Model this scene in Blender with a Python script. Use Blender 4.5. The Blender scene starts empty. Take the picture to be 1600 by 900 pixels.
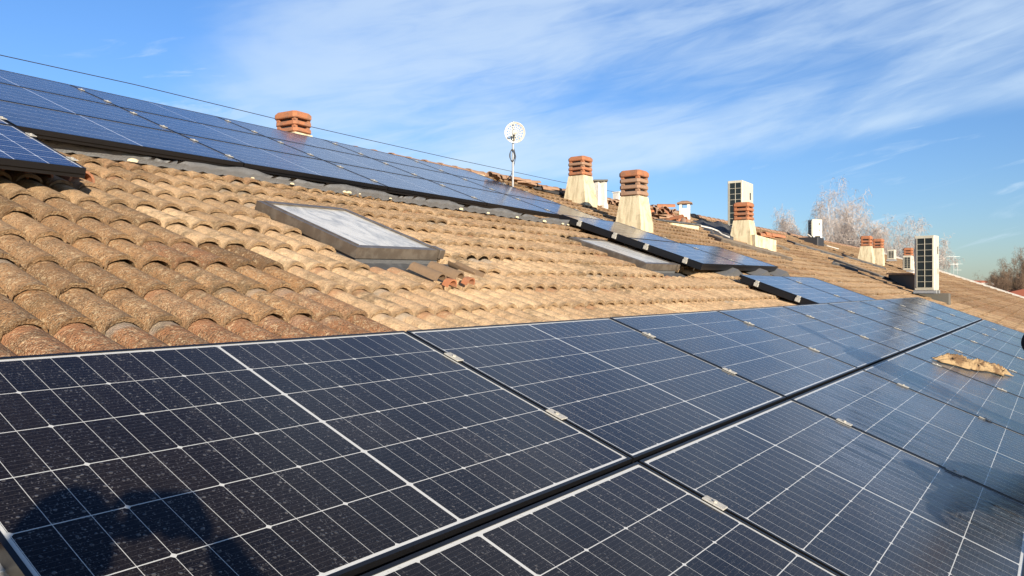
import bpy, math, random
import numpy as np
from mathutils import Vector, Matrix
R = math.radians
random.seed(7); rng = np.random.default_rng(11)
scene = bpy.context.scene
col = scene.collection

# ------------------------------------------------------------------ frame of the near roof slope
SL = 0.36161                                   # roof pitch (radians)
EU = Vector((1, 0, 0)); EV = Vector((0, math.cos(SL), math.sin(SL))); EN = Vector((0, -math.sin(SL), math.cos(SL)))
def rf(u, v, w=0.0): return EU*u + EV*v + EN*w

# ------------------------------------------------------------------ camera
F = 1189.45; YAW = 0.62451; PITCH = 0.00132; ROLL = 0.00235
CAM = rf(-2.33835, -0.88936, 0.95577)
fwd = Vector((math.cos(YAW)*math.cos(PITCH), math.sin(YAW)*math.cos(PITCH), math.sin(PITCH)))
r0 = Vector((math.sin(YAW), -math.cos(YAW), 0)); d0 = fwd.cross(r0)
rgt = math.cos(ROLL)*r0 + math.sin(ROLL)*d0; dwn = -math.sin(ROLL)*r0 + math.cos(ROLL)*d0
cam_d = bpy.data.cameras.new('camera'); cam = bpy.data.objects.new('camera', cam_d); col.objects.link(cam)
cam_d.sensor_width = 36; cam_d.lens = 36*F/1600; cam_d.clip_start = 0.02; cam_d.clip_end = 6000
up = -dwn; bk = -fwd
cam.matrix_world = Matrix(((rgt.x, up.x, bk.x, CAM.x), (rgt.y, up.y, bk.y, CAM.y), (rgt.z, up.z, bk.z, CAM.z), (0, 0, 0, 1)))
scene.camera = cam

# ------------------------------------------------------------------ sun and sky
SUN_EL = R(14.4); SUN_AZ = R(240.0)            # direction towards the sun, counted from +X anticlockwise
sd = Vector((math.cos(SUN_AZ)*math.cos(SUN_EL), math.sin(SUN_AZ)*math.cos(SUN_EL), math.sin(SUN_EL)))
sl = bpy.data.lights.new('sun', 'SUN'); so = bpy.data.objects.new('sun', sl); col.objects.link(so)
sl.energy = 5.0; sl.angle = R(0.53); sl.color = (1.0, 0.87, 0.70)
so.rotation_euler = sd.to_track_quat('Z', 'Y').to_euler()
w = bpy.data.worlds.new('World'); scene.world = w; w.use_nodes = True
EXPO = 0.76
scene.view_settings.view_transform = 'Standard'; scene.view_settings.look = 'None'
scene.view_settings.exposure = EXPO; scene.view_settings.gamma = 1; scene.view_settings.use_curve_mapping = False
scene.render.engine = 'CYCLES'

class NT:
    """small helper to write node trees as expressions"""
    def __init__(s, tree): s.t = tree; s.n = tree.nodes; s.l = tree.links
    def new(s, typ, **kw):
        n = s.n.new(typ)
        for k, v in kw.items(): setattr(n, k, v)
        return n
    def put(s, sock, v):
        if isinstance(v, bpy.types.NodeSocket): s.l.new(v, sock)
        elif v is not None:
            if hasattr(sock.default_value, '__len__') and not hasattr(v, '__len__'): v = [v]*len(sock.default_value)
            if hasattr(v, '__len__') and len(v) == 3 and len(sock.default_value) == 4: v = (*v, 1)
            sock.default_value = v
    def m(s, op, a, b=None, c=None, clamp=False):
        n = s.new('ShaderNodeMath', operation=op, use_clamp=clamp)
        for i, v in enumerate((a, b, c)):
            if v is not None: s.put(n.inputs[i], v)
        return n.outputs[0]
    def mix(s, f, a, b, blend='MIX'):
        n = s.new('ShaderNodeMix', data_type='RGBA', blend_type=blend)
        s.put(n.inputs[0], f); s.put(n.inputs[6], a); s.put(n.inputs[7], b); return n.outputs[2]
    def sep(s, v): n = s.new('ShaderNodeSeparateXYZ'); s.put(n.inputs[0], v); return n.outputs
    def comb(s, x=0., y=0., z=0.):
        n = s.new('ShaderNodeCombineXYZ')
        for i, v in enumerate((x, y, z)): s.put(n.inputs[i], v)
        return n.outputs[0]
    def noise(s, vec, scale, detail=3., rough=0.5, dist=0.):
        n = s.new('ShaderNodeTexNoise'); s.put(n.inputs['Vector'], vec)
        for k, v in (('Scale', scale), ('Detail', detail), ('Roughness', rough), ('Distortion', dist)): s.put(n.inputs[k], v)
        return n.outputs['Fac']
    def vor(s, vec, scale, feature='F1', rnd=1.):
        n = s.new('ShaderNodeTexVoronoi', feature=feature); s.put(n.inputs['Vector'], vec); s.put(n.inputs['Scale'], scale); s.put(n.inputs['Randomness'], rnd)
        return n.outputs
    def ss(s, v, a, b):
        n = s.new('ShaderNodeMapRange', interpolation_type='SMOOTHSTEP')
        s.put(n.inputs[0], v); s.put(n.inputs[1], a); s.put(n.inputs[2], b); s.put(n.inputs[3], 0.); s.put(n.inputs[4], 1.); return n.outputs[0]
    def vm(s, op, a, b=None):
        n = s.new('ShaderNodeVectorMath', operation=op); s.put(n.inputs[0], a)
        if b is not None: s.put(n.inputs[1], b)
        return n.outputs[0]

nt = NT(w.node_tree); nt.n.clear()
sky = nt.new('ShaderNodeTexSky', sky_type='NISHITA'); sky.sun_disc = False
sky.sun_elevation = SUN_EL; sky.sun_rotation = math.pi/2 - SUN_AZ
sky.air_density = 1.15; sky.dust_density = 0.35; sky.ozone_density = 2.2; sky.altitude = 100
tc = nt.new('ShaderNodeTexCoord'); dx, dy, dz = nt.sep(tc.outputs['Generated'])[:3]
az = nt.m('ARCTAN2', dy, dx); pz = nt.m('SUBTRACT', 0.6245, az)
el = nt.m('ARCSINE', dz)
ca, sa = math.cos(R(11)), math.sin(R(11))
cx = nt.m('ADD', nt.m('MULTIPLY', pz, ca), nt.m('MULTIPLY', el, sa)); cy = nt.m('SUBTRACT', nt.m('MULTIPLY', el, ca), nt.m('MULTIPLY', pz, sa))
n1 = nt.noise(nt.comb(nt.m('MULTIPLY', cx, 1.9), nt.m('MULTIPLY', cy, 6.5), 3.7), 1.5, 5., 0.5, 0.4)
n2 = nt.noise(nt.comb(nt.m('MULTIPLY', cx, 3.4), nt.m('MULTIPLY', cy, 20.), 9.1), 2.2, 6., 0.6, 0.8)
n3 = nt.noise(nt.comb(nt.m('MULTIPLY', cx, 1.2), nt.m('MULTIPLY', cy, 3.), 1.3), 1.5, 2., 0.5, 0.)
# lower limit of the veil: it rises to the right
low = nt.m('ADD', 0.13, nt.m('MULTIPLY', nt.m('MAXIMUM', nt.m('SUBTRACT', pz, 0.15), 0.), 0.14))
wob = nt.m('MULTIPLY', nt.m('SUBTRACT', n1, 0.5), 0.10)
m_low = nt.ss(nt.m('ADD', nt.m('SUBTRACT', el, low), wob), 0.0, 0.035)
m_left = nt.ss(nt.m('ADD', nt.m('ADD', pz, nt.m('MULTIPLY', el, -0.35)), nt.m('MULTIPLY', nt.m('SUBTRACT', n1, 0.5), 0.7)), -0.56, -0.18)
veil = nt.m('MULTIPLY', nt.m('MULTIPLY', m_low, m_left), nt.ss(nt.m('ADD', nt.m('MULTIPLY', n1, 0.72), nt.m('MULTIPLY', n2, 0.28)), 0.30, 0.62))
wisps = nt.m('MULTIPLY', nt.ss(nt.m('ADD', nt.m('MULTIPLY', n2, 0.6), nt.m('MULTIPLY', n3, 0.4)), 0.53, 0.68), 0.55)
cl = nt.m('MAXIMUM', nt.m('MULTIPLY', veil, 0.76), wisps)
cl = nt.m('MULTIPLY', nt.m('MULTIPLY', cl, nt.ss(el, 0.0, 0.06)), nt.ss(el, 0.95, 0.5))
lum = nt.mix(nt.ss(el, 0.0, 0.5), (5.0, 6.3, 7.4), (4.2, 5.3, 7.0))
tint = nt.mix(nt.ss(el, 0.02, 0.42), (0.62, 0.82, 1.26), (0.58, 0.86, 1.30))
up_ = nt.mix(nt.ss(el, 0.38, 0.85), (1, 1, 1), (0.42, 0.45, 0.52))
skyc = nt.mix(1.0, nt.mix(1.0, sky.outputs[0], tint, 'MULTIPLY'), up_, 'MULTIPLY')
SKYC, CLO = skyc, lum
out = nt.mix(cl, SKYC, CLO)
bg = nt.new('ShaderNodeBackground'); nt.put(bg.inputs[0], out); bg.inputs[1].default_value = 0.083
wo = nt.new('ShaderNodeOutputWorld'); nt.l.new(bg.outputs[0], wo.inputs[0])

# ------------------------------------------------------------------ materials
def material(name):
    m = bpy.data.materials.new(name); m.use_nodes = True; t = NT(m.node_tree); t.n.clear()
    b = t.new('ShaderNodeBsdfPrincipled'); o = t.new('ShaderNodeOutputMaterial'); t.l.new(b.outputs[0], o.inputs[0])
    return m, t, b
def bump(t, b, h, strength=0.5, dist=0.01):
    n = t.new('ShaderNodeBump'); n.inputs['Strength'].default_value = strength; n.inputs['Distance'].default_value = dist
    t.put(n.inputs['Height'], h); t.l.new(n.outputs[0], b.inputs['Normal'])
def simple(name, c, rough=0.6, metal=0., var=0.15, scale=6., c2=None, amt=0.4, bmp=0.2, bd=0.004, spec=0.5):
    """plain surface with mottling, patches of a second colour and a fine grain"""
    m, t, b = material(name)
    co = t.new('ShaderNodeTexCoord').outputs['Object']
    n = t.noise(co, scale, 5., 0.6); n2 = t.noise(co, scale*7.3, 3., 0.6)
    f = t.m('ADD', t.m('MULTIPLY', t.m('SUBTRACT', n, 0.5), 2*var), t.m('MULTIPLY', t.m('SUBTRACT', n2, 0.5), var))
    k = t.m('ADD', 1.0, f)
    base = t.mix(t.m('MULTIPLY', t.ss(n, 0.45, 0.62), amt), c, c2 or tuple(x*0.6 for x in c))
    t.put(b.inputs['Base Color'], t.vm('MULTIPLY', base, t.comb(k, k, k)))
    t.put(b.inputs['Roughness'], t.m('ADD', rough-0.06, t.m('MULTIPLY', n2, 0.12)))
    b.inputs['Metallic'].default_value = metal; b.inputs['Specular IOR Level'].default_value = spec
    if bmp: bump(t, b, t.m('ADD', n, n2), bmp, bd)
    return m
M = {}
def tile_mat(name, far=False):
    m, t, b = material(name)
    at = t.new('ShaderNodeAttribute', attribute_name='tint'); tr, tg, tb = t.sep(at.outputs['Vector'])[:3]; ta = at.outputs['Alpha']
    # r = brownness, g = random per tile, b = position along tile (0 lip .. 1 head), alpha = random 2
    co = t.new('ShaderNodeTexCoord').outputs['Object']
    cof = t.vm('ADD', co, t.comb(t.m('MULTIPLY', tg, 7.), t.m('MULTIPLY', ta, 5.), 0.))
    big = t.noise(cof, 2.2, 3., 0.6); mid = t.noise(cof, 14., 5., 0.65); fine = t.noise(cof, 110., 3., 0.7)
    light = t.mix(tg, (0.61, 0.41, 0.23), (0.80, 0.57, 0.335)); light = t.mix(t.m('MULTIPLY', ta, 0.3), light, (0.54, 0.34, 0.19))
    brown = t.mix(tg, (0.19, 0.10, 0.045), (0.38, 0.205, 0.09)); brown = t.mix(t.ss(ta, 0.84, 0.92), brown, (0.30, 0.145, 0.07))
    c = t.mix(tr, light, brown)
    grey = t.mix(0.55, c, (0.13, 0.09, 0.055))
    c = t.mix(t.m('MULTIPLY', t.ss(mid, 0.42, 0.66), 0.75), c, grey)
    # lichen: pale specks and dark specks
    v = t.vor(cof, 130.)
    sp = t.m('MULTIPLY', t.ss(v[0], 0.46, 0.25), t.ss(t.noise(cof, 9., 3., 0.6), 0.36, 0.56))
    c = t.mix(t.m('MULTIPLY', sp, 0.55), c, (0.56, 0.46, 0.30))
    c = t.mix(t.m('MULTIPLY', t.ss(fine, 0.52, 0.64), t.m('ADD', 0.45, t.m('MULTIPLY', tr, 0.45))), c, (0.06, 0.045, 0.03))
    c = t.mix(t.m('MULTIPLY', t.ss(t.noise(cof, 4.3, 4., 0.6), 0.56, 0.74), 0.25), c, (0.17, 0.12, 0.05))
    # a clean band of fired clay just under the lip of the tile above, on some tiles only
    band = t.m('MULTIPLY', t.m('MULTIPLY', t.ss(tb, 0.72, 0.80), t.ss(ta, 0.55, 0.6)), t.ss(t.noise(co, 0.8, 1., 0.5), 0.46, 0.52))
    c = t.mix(t.m('MULTIPLY', band, 0.6), c, t.mix(t.ss(tg, 0.45, 0.5), (0.36, 0.18, 0.095), (0.34, 0.31, 0.26)))
    lich = t.m('MULTIPLY', t.ss(t.noise(co, 1.6, 5., 0.7), 0.50, 0.66), t.ss(mid, 0.35, 0.6))
    c = t.mix(t.m('MULTIPLY', lich, 0.55), c, (0.105, 0.08, 0.045))
    c = t.mix(t.m('MULTIPLY', t.ss(t.noise(cof, 42., 4., 0.75), 0.54, 0.66), 0.55), c, (0.68, 0.53, 0.32))
    # darker along the lip
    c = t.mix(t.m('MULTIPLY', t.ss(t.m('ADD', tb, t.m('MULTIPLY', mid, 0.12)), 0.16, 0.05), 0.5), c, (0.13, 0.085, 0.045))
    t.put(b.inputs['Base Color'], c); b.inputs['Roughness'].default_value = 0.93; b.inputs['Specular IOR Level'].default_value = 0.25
    bump(t, b, t.m('ADD', t.m('MULTIPLY', fine, 0.5), t.m('ADD', mid, t.m('MULTIPLY', v[0], 0.3))), 1.0, 0.011)
    return m
M['tile'] = tile_mat('weathered_tile')
M['clay'] = simple('terracotta', (0.42, 0.165, 0.075), 0.9, var=0.4, scale=7, c2=(0.22, 0.115, 0.07), amt=0.8, bmp=0.5)
M['clay_brown'] = simple('terracotta_brown', (0.22, 0.145, 0.085), 0.92, var=0.35, scale=9, c2=(0.16, 0.11, 0.07), amt=0.7, bmp=0.5)
M['clay_old'] = simple('terracotta_weathered', (0.33, 0.20, 0.125), 0.9, var=0.3, scale=8, c2=(0.25, 0.18, 0.13), bmp=0.5)
def stained(name, c, st):
    m, t, b = material(name); co = t.new('ShaderNodeTexCoord').outputs['Object']; x, y, z = t.sep(co)[:3]
    run = t.noise(t.comb(t.m('MULTIPLY', x, 11.), t.m('MULTIPLY', y, 11.), t.m('MULTIPLY', z, 1.1)), 1., 5., 0.65, 0.4); n = t.noise(co, 6., 6., 0.65); f = t.noise(co, 60., 3., 0.6)
    cc = t.mix(t.m('MULTIPLY', t.ss(run, 0.46, 0.68), 0.75), c, st); cc = t.mix(t.m('MULTIPLY', t.ss(n, 0.5, 0.68), 0.5), cc, tuple(q*0.55 for q in st))
    cc = t.mix(t.m('MULTIPLY', t.ss(f, 0.58, 0.7), 0.3), cc, (0.25, 0.21, 0.14))
    t.put(b.inputs['Base Color'], cc); b.inputs['Roughness'].default_value = 0.93; bump(t, b, t.m('ADD', n, f), 0.6, 0.01); return m
M['render'] = stained('cream_render', (0.66, 0.57, 0.38), (0.40, 0.33, 0.20))
M['white_render'] = stained('white_render', (0.68, 0.66, 0.60), (0.50, 0.47, 0.40))
M['concrete'] = simple('old_concrete', (0.13, 0.12, 0.10), 0.92, var=0.3, scale=5, c2=(0.10, 0.10, 0.09), amt=0.8, bmp=0.4)
M['lead'] = simple('lead_flashing', (0.15, 0.15, 0.15), 0.6, 0.2, var=0.25, scale=12, c2=(0.09, 0.095, 0.10), bmp=0.6, bd=0.01)
M['felt'] = simple('roofing_felt', (0.06, 0.062, 0.064), 0.75, var=0.3, scale=10, c2=(0.14, 0.14, 0.14), bmp=0.6, bd=0.01)
M['dark'] = simple('black_anodised', (0.006, 0.006, 0.007), 0.42, 0.0, var=0.2, scale=20, bmp=0.)
M['alu'] = simple('aluminium', (0.66, 0.64, 0.58), 0.42, 0.25, var=0.12, scale=25, c2=(0.45, 0.45, 0.42), bmp=0.15)
M['clamp'] = simple('weathered_clamp', (0.52, 0.50, 0.44), 0.6, 0.2, var=0.35, scale=60, c2=(0.30, 0.29, 0.25), amt=0.9, bmp=0.6, bd=0.002)
M['galv'] = simple('galvanised', (0.55, 0.56, 0.55), 0.5, 0.6, var=0.15, scale=18, bmp=0.1)
M['brownmetal'] = simple('brown_window_metal', (0.17, 0.14, 0.11), 0.42, 0.5, var=0.2, scale=11, c2=(0.26, 0.23, 0.19), amt=0.5, bmp=0.15)
M['offwhite'] = simple('painted_steel', (0.56, 0.53, 0.42), 0.45, 0., var=0.05, scale=4, c2=(0.68, 0.64, 0.52), amt=0.4, bmp=0.)
M['coil'] = simple('coil_dark', (0.022, 0.032, 0.034), 0.5, 0.3, var=0.3, scale=60, bmp=0.4, bd=0.003)
M['wire_m'] = simple('cable_black', (0.03, 0.03, 0.032), 0.6, bmp=0.)
M['cloth_dark'] = simple('dark_jacket', (0.012, 0.013, 0.018), 0.85, var=0.3, scale=14, bmp=0.5, bd=0.004)
M['trousers'] = simple('dark_trousers', (0.03, 0.034, 0.045), 0.9, var=0.3, scale=14, bmp=0.5)
M['skin'] = simple('skin', (0.55, 0.33, 0.23), 0.55, var=0.05, scale=12, bmp=0.1)
M['hair'] = simple('hair', (0.03, 0.02, 0.014), 0.6, var=0.4, scale=60, bmp=0.5)
M['glove'] = simple('black_glove', (0.015, 0.015, 0.016), 0.7, bmp=0.2)
M['leather'] = simple('chamois_cloth', (0.36, 0.25, 0.13), 0.9, var=0.3, scale=8, c2=(0.13, 0.075, 0.035), amt=0.95, bmp=0.6, bd=0.01)
M['wood'] = simple('scaffold_plank', (0.33, 0.24, 0.14), 0.85, var=0.3, scale=5, bmp=0.4)
M['birch'] = simple('birch_bark', (0.80, 0.76, 0.70), 0.85, var=0.2, scale=1.5, c2=(0.22, 0.18, 0.15), amt=0.5, bmp=0.)
M['twig'] = simple('birch_twigs', (0.46, 0.40, 0.36), 0.9, var=0.25, scale=0.6, c2=(0.40, 0.32, 0.26), bmp=0.)
M['bark'] = simple('brown_bark', (0.17, 0.11, 0.07), 0.9, var=0.3, scale=1., c2=(0.26, 0.18, 0.11), bmp=0.)
M['leaf'] = simple('dull_evergreen', (0.075, 0.075, 0.035), 0.9, var=0.4, scale=0.8, c2=(0.15, 0.10, 0.05), bmp=0.)
M['redroof'] = simple('red_roof_tiles', (0.42, 0.13, 0.07), 0.9, var=0.25, scale=2., c2=(0.3, 0.10, 0.06), bmp=0.4)
M['wall'] = simple('ochre_wall', (0.60, 0.48, 0.30), 0.92, var=0.08, scale=0.9, bmp=0.2)
M['shutter'] = simple('shutter_green', (0.05, 0.10, 0.07), 0.6, bmp=0.)
M['phone'] = simple('phone_case', (0.02, 0.02, 0.022), 0.3, bmp=0.)

# ---- solar glass: cells, gridlines and bus bars from the UV map (metres on the glass)
def cell_mat(name, L, H, ncol, nrow, half, cellA, cellB, gcol, row_w, col_w, bus_n, bus_w, bus_c, frost, wet=False, dia=0.008, roughb=0.10, mid_w=0.009, border=0.009, colpat=3., fsc=(0.16, 0.20, 0.28)):
    m, t, b = material(name)
    uv = t.new('ShaderNodeTexCoord').outputs['UV']; x, y = t.sep(uv)[:2]
    oi = t.new('ShaderNodeObjectInfo').outputs['Random']
    wp = t.new('ShaderNodeNewGeometry').outputs['Position']; wx, wy, wz = t.sep(wp)[:3]
    marg = border+0.0015
    ph = (H-2*marg)/nrow
    yy = t.m('DIVIDE', t.m('SUBTRACT', y, marg), ph)
    def dline(v, p):            # distance in metres to the nearest whole number of pitches
        fr = t.m('FRACT', t.m('ADD', v, 0.5)); return t.m('MULTIPLY', t.m('ABSOLUTE', t.m('SUBTRACT', fr, 0.5)), p)
    dr = dline(yy, ph)
    if half:
        xm = t.m('SUBTRACT', t.m('ABSOLUTE', t.m('SUBTRACT', x, L/2)), mid_w/2)
        pw = (L/2-marg-mid_w/2)/(ncol/2)
    else:
        xm = t.m('SUBTRACT', x, marg); pw = (L-2*marg)/ncol
    xx = t.m('DIVIDE', xm, pw); dc = dline(xx, pw)
    xx3 = t.m('DIVIDE', xx, colpat); dc3 = dline(xx3, pw*colpat)
    lt = lambda a, b_: t.m('LESS_THAN', a, b_)
    mx = lambda a, b_: t.m('MAXIMUM', a, b_)
    g = mx(lt(dr, row_w/2), lt(dc, col_w/2))
    if dia: g = mx(g, lt(t.m('ADD', dr, dc3), dia))
    if half: g = mx(g, lt(xm, 0.0))
    edge = t.m('MINIMUM', t.m('MINIMUM', x, t.m('SUBTRACT', L, x)), t.m('MINIMUM', y, t.m('SUBTRACT', H, y)))
    g = mx(g, lt(edge, border))
    bb = t.m('MULTIPLY', lt(dline(t.m('MULTIPLY', yy, bus_n), ph/bus_n), bus_w/2), t.m('SUBTRACT', 1., g))
    cid = t.comb(t.m('FLOOR', t.m('DIVIDE', xx, colpat)), t.m('FLOOR', yy), t.m('ADD', t.m('MULTIPLY', oi, 37.), t.m('GREATER_THAN', x, L/2)))
    wn = t.new('ShaderNodeTexWhiteNoise'); t.l.new(cid, wn.inputs[0])
    cell = t.mix(wn.outputs[0], cellA, cellB)
    c = t.mix(bb, cell, bus_c); c = t.mix(g, c, gcol)
    # droplets, dust and (on the near array) the film of wash water
    co = t.comb(x, y, t.m('MULTIPLY', oi, 50.))
    v1 = t.vor(co, 95.); v2 = t.vor(co, 210.)
    dist_n = t.noise(co, 3.2, 4., 0.65)
    rad1 = t.m('MULTIPLY', t.m('POWER', t.sep(v1[1])[0], 4.), 0.50); rad2 = t.m('MULTIPLY', t.m('POWER', t.sep(v2[1])[1], 2.), 0.50)
    d1 = t.ss(t.m('SUBTRACT', rad1, v1[0]), 0., 0.12); d2 = t.ss(t.m('SUBTRACT', rad2, v2[0]), 0., 0.12)
    dens = t.ss(dist_n, 0.36, 0.62)
    drops = t.m('MULTIPLY', mx(d1, t.m('MULTIPLY', d2, 0.8)), t.m('ADD', 0.25, t.m('MULTIPLY', dens, 0.75)))
    if wet:
        sv = t.noise(t.comb(t.m('MULTIPLY', wx, 11.), t.m('MULTIPLY', wy, 0.7), 2.), 1., 6., 0.85, 0.15)
        ps = t.noise(t.comb(t.m('MULTIPLY', wx, 0.55), t.m('MULTIPLY', wy, 1.4), 5.), 1.2, 3., 0.5, 0.3)
        # washed part: to the right of a line over the array
        lim = t.ss(t.m('ADD', t.m('SUBTRACT', wx, t.m('ADD', 1.6, t.m('MULTIPLY', wy, 2.4))), t.m('MULTIPLY', t.m('SUBTRACT', ps, 0.5), 2.5)), -0.7, 1.1)
        band = t.ss(t.m('ADD', t.m('MULTIPLY', ps, 0.50), t.m('MULTIPLY', sv, 0.50)), 0.535, 0.60)
        wetm = t.m('MULTIPLY', lim, band)
        dry = t.m('SUBTRACT', 1., wetm)
        streak = t.m('MULTIPLY', lim, t.ss(sv, 0.48, 0.62))
    else:
        dry = t.m('ADD', 0.0, 1.0); streak = t.m('ADD', 0.0, 0.0)
    fr_n = t.noise(co, 420., 2., 0.6)
    f_amt = t.m('MULTIPLY', t.m('MULTIPLY', t.m('ADD', frost, t.m('MULTIPLY', t.m('MULTIPLY', lim, t.m('MULTIPLY', t.ss(sv, 0.62, 0.46), t.m('ADD', 0.2, t.m('MULTIPLY', t.ss(wy, -0.85, -0.45), 0.8)))), 0.40)) if wet else frost, dry), t.m('ADD', 0.55, t.m('MULTIPLY', dist_n, 0.9)))
    c = t.mix(t.m('MULTIPLY', f_amt, t.ss(fr_n, 0.35, 0.65)), c, t.mix(lim, fsc, (0.30, 0.36, 0.46)) if wet else fsc)
    c = t.mix(t.m('MULTIPLY', drops, t.m('MULTIPLY', dry, 0.20)), c, (0.46, 0.44, 0.42))
    run = t.noise(t.comb(t.m('MULTIPLY', x, 26.), t.m('MULTIPLY', y, 1.3), t.m('MULTIPLY', oi, 9.)), 1., 5., 0.7, 0.3)
    c = t.mix(t.m('MULTIPLY', t.ss(run, 0.52, 0.75), t.m('MULTIPLY', dens, 0.035)), c, (0.50, 0.46, 0.40))
    # bird lime and grit
    v3 = t.vor(co, 2.6); v3r = t.sep(v3[1])[0]
    spl = t.m('MULTIPLY', t.ss(t.m('ADD', v3[0], t.m('MULTIPLY', fr_n, 0.02)), 0.032, 0.022), t.m('GREATER_THAN', v3r, 0.86))
    c = t.mix(spl, c, (0.72, 0.70, 0.62))
    t.put(b.inputs['Base Color'], c)
    rough = t.m('ADD', t.m('ADD', t.m('ADD', roughb, t.m('MULTIPLY', t.m('MULTIPLY', lim, t.m('SUBTRACT', 0.3, t.ss(sv, 0.62, 0.46))), -0.14)) if wet else roughb, t.m('MULTIPLY', dist_n, 0.05)), t.m('MULTIPLY', t.m('SUBTRACT', 1., dry), -0.05))
    t.put(b.inputs['Roughness'], t.m('MAXIMUM', rough, 0.04)); b.inputs['IOR'].default_value = 1.38
    h = t.m('ADD', t.m('MULTIPLY', t.m('ADD', d1, t.m('MULTIPLY', d2, 0.5)), dry), t.m('MULTIPLY', fr_n, t.m('MULTIPLY', dry, 0.15)))
    h = t.m('ADD', h, t.m('MULTIPLY', streak, 0.5))
    bump(t, b, h, 0.42, 0.0012)
    return m
NL, NH = 1.7676, 1.134
M['cells_near'] = cell_mat('mono_cells_near', NL-0.022, NH-0.022, 24, 6, True, (0.003, 0.0035, 0.006), (0.008, 0.0065, 0.007), (0.55, 0.56, 0.54), 0.0028, 0.0013, 12, 0.0009, (0.045, 0.043, 0.045), 0.055, wet=True, fsc=(0.27, 0.23, 0.19))
UP, UH = 1.755, 1.045
M['cells_blue'] = cell_mat('poly_cells_blue', UP-0.034, UH-0.040, 20, 6, True, (0.010, 0.015, 0.038), (0.020, 0.030, 0.066), (0.62, 0.66, 0.72), 0.0050, 0.0006, 3, 0.0038, (0.20, 0.22, 0.30), 0.14, dia=0, mid_w=0.010, border=0.004, roughb=0.13, fsc=(0.22, 0.25, 0.30))
M['cells_side'] = cell_mat('poly_cells_side', 1.755-0.04, 1.045-0.04, 10, 6, False, (0.010, 0.018, 0.06), (0.014, 0.024, 0.08), (0.62, 0.66, 0.72), 0.0050, 0.0050, 3, 0.0022, (0.35, 0.38, 0.45), 0.12, dia=0.012, colpat=1., border=0.006, fsc=(0.12, 0.15, 0.25))

# ------------------------------------------------------------------ mesh builder
class MB:
    def __init__(s): s.v = []; s.f = []; s.uv = {}
    def add(s, verts, faces):
        o = len(s.v); s.v += [Vector(p) for p in verts]; s.f += [tuple(i+o for i in f) for f in faces]; return o
    def box(s, a, b, mt=None, bev=0.0, taper=None):
        x0, y0, z0 = a; x1, y1, z1 = b
        if bev > 0:
            e = bev; pts = []
            for z, i in ((z0, e), (z0+e, 0), (z1-e, 0), (z1, e)):
                for (x, y) in ((x0+i, y0+e+i*0), (x0+e+i*0, y0+i), (x1-e, y0+i), (x1-i, y0+e), (x1-i, y1-e), (x1-e, y1-i), (x0+e, y1-i), (x0+i, y1-e)):
                    pts.append((x, y, z))
            fs = [tuple(range(7, -1, -1)), tuple(range(24, 32))]
            for k in range(3):
                for i in range(8): j = (i+1) % 8; fs.append((k*8+i, k*8+j, k*8+8+j, k*8+8+i))
            pts = [Vector(p) for p in pts]
        else:
            pts = [Vector(p) for p in ((x0, y0, z0), (x1, y0, z0), (x1, y1, z0), (x0, y1, z0), (x0, y0, z1), (x1, y0, z1), (x1, y1, z1), (x0, y1, z1))]
            fs = [(3, 2, 1, 0), (4, 5, 6, 7), (0, 1, 5, 4), (1, 2, 6, 5), (2, 3, 7, 6), (3, 0, 4, 7)]
        if mt is not None: pts = [mt @ p for p in pts]
        s.add(pts, fs); return s
    def loft(s, rings, mt=None, caps=True):
        n = len(rings[0]); pts = [Vector(p) for r in rings for p in r]; fs = []
        for k in range(len(rings)-1):
            for i in range(n): j = (i+1) % n; fs.append((k*n+i, k*n+j, k*n+n+j, k*n+n+i))
        if caps: fs.append(tuple(range(n-1, -1, -1))); fs.append(tuple((len(rings)-1)*n+i for i in range(n)))
        if mt is not None: pts = [mt @ p for p in pts]
        s.add(pts, fs); return s
    def tube(s, path, rad, n=8, caps=True):
        path = [Vector(p) for p in path]; rads = rad if hasattr(rad, '__len__') else [rad]*len(path)
        rings = []; pref = None
        for i, p in enumerate(path):
            d = (path[min(i+1, len(path)-1)]-path[max(i-1, 0)]).normalized()
            if pref is None: pref = d.orthogonal().normalized()
            pref = (pref - d*pref.dot(d)); pref = pref.normalized() if pref.length > 1e-6 else d.orthogonal().normalized()
            q = d.cross(pref)
            rings.append([p + (pref*math.cos(2*math.pi*k/n)+q*math.sin(2*math.pi*k/n))*rads[i] for k in range(n)])
        return s.loft(rings, caps=caps)
    def build(s, name, mat, parent=None, smooth=False, world=True):
        me = bpy.data.meshes.new(name)
        off = parent.location if (parent is not None and world) else Vector((0, 0, 0))
        me.from_pydata([tuple(p-off) for p in s.v], [], s.f); me.validate(); me.update()
        if mat: me.materials.append(mat)
        if smooth:
            me.polygons.foreach_set('use_smooth', [True]*len(me.polygons))
            if smooth != 'all':
                try: me.set_sharp_from_angle(angle=R(40))
                except Exception: pass
        o = bpy.data.objects.new(name, me); col.objects.link(o)
        if parent is not None: o.parent = parent
        return o
def tag(o, label=None, cat=None, group=None, kind=None):
    if label: o['label'] = label
    if cat: o['category'] = cat
    if group: o['group'] = group
    if kind: o['kind'] = kind
    return o
def empty(name, loc, label, cat, group=None, rot=None):
    o = bpy.data.objects.new(name, None); col.objects.link(o); o.location = loc; o.empty_display_size = 0.1
    if rot is not None: o.rotation_mode = 'QUATERNION'; o.rotation_quaternion = rot
    return tag(o, label, cat, group)
def rect(hx, hy, z, cx=0, cy=0): return [(cx-hx, cy-hy, z), (cx+hx, cy-hy, z), (cx+hx, cy+hy, z), (cx-hx, cy+hy, z)]
def ray(px, py): return (fwd*F + rgt*(px-800) + dwn*(py-450))/F
def on_roof(px, py, wv=-0.17):
    D = ray(px, py); t = (wv - (CAM.dot(EN)))/D.dot(EN); return CAM + D*t
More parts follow.
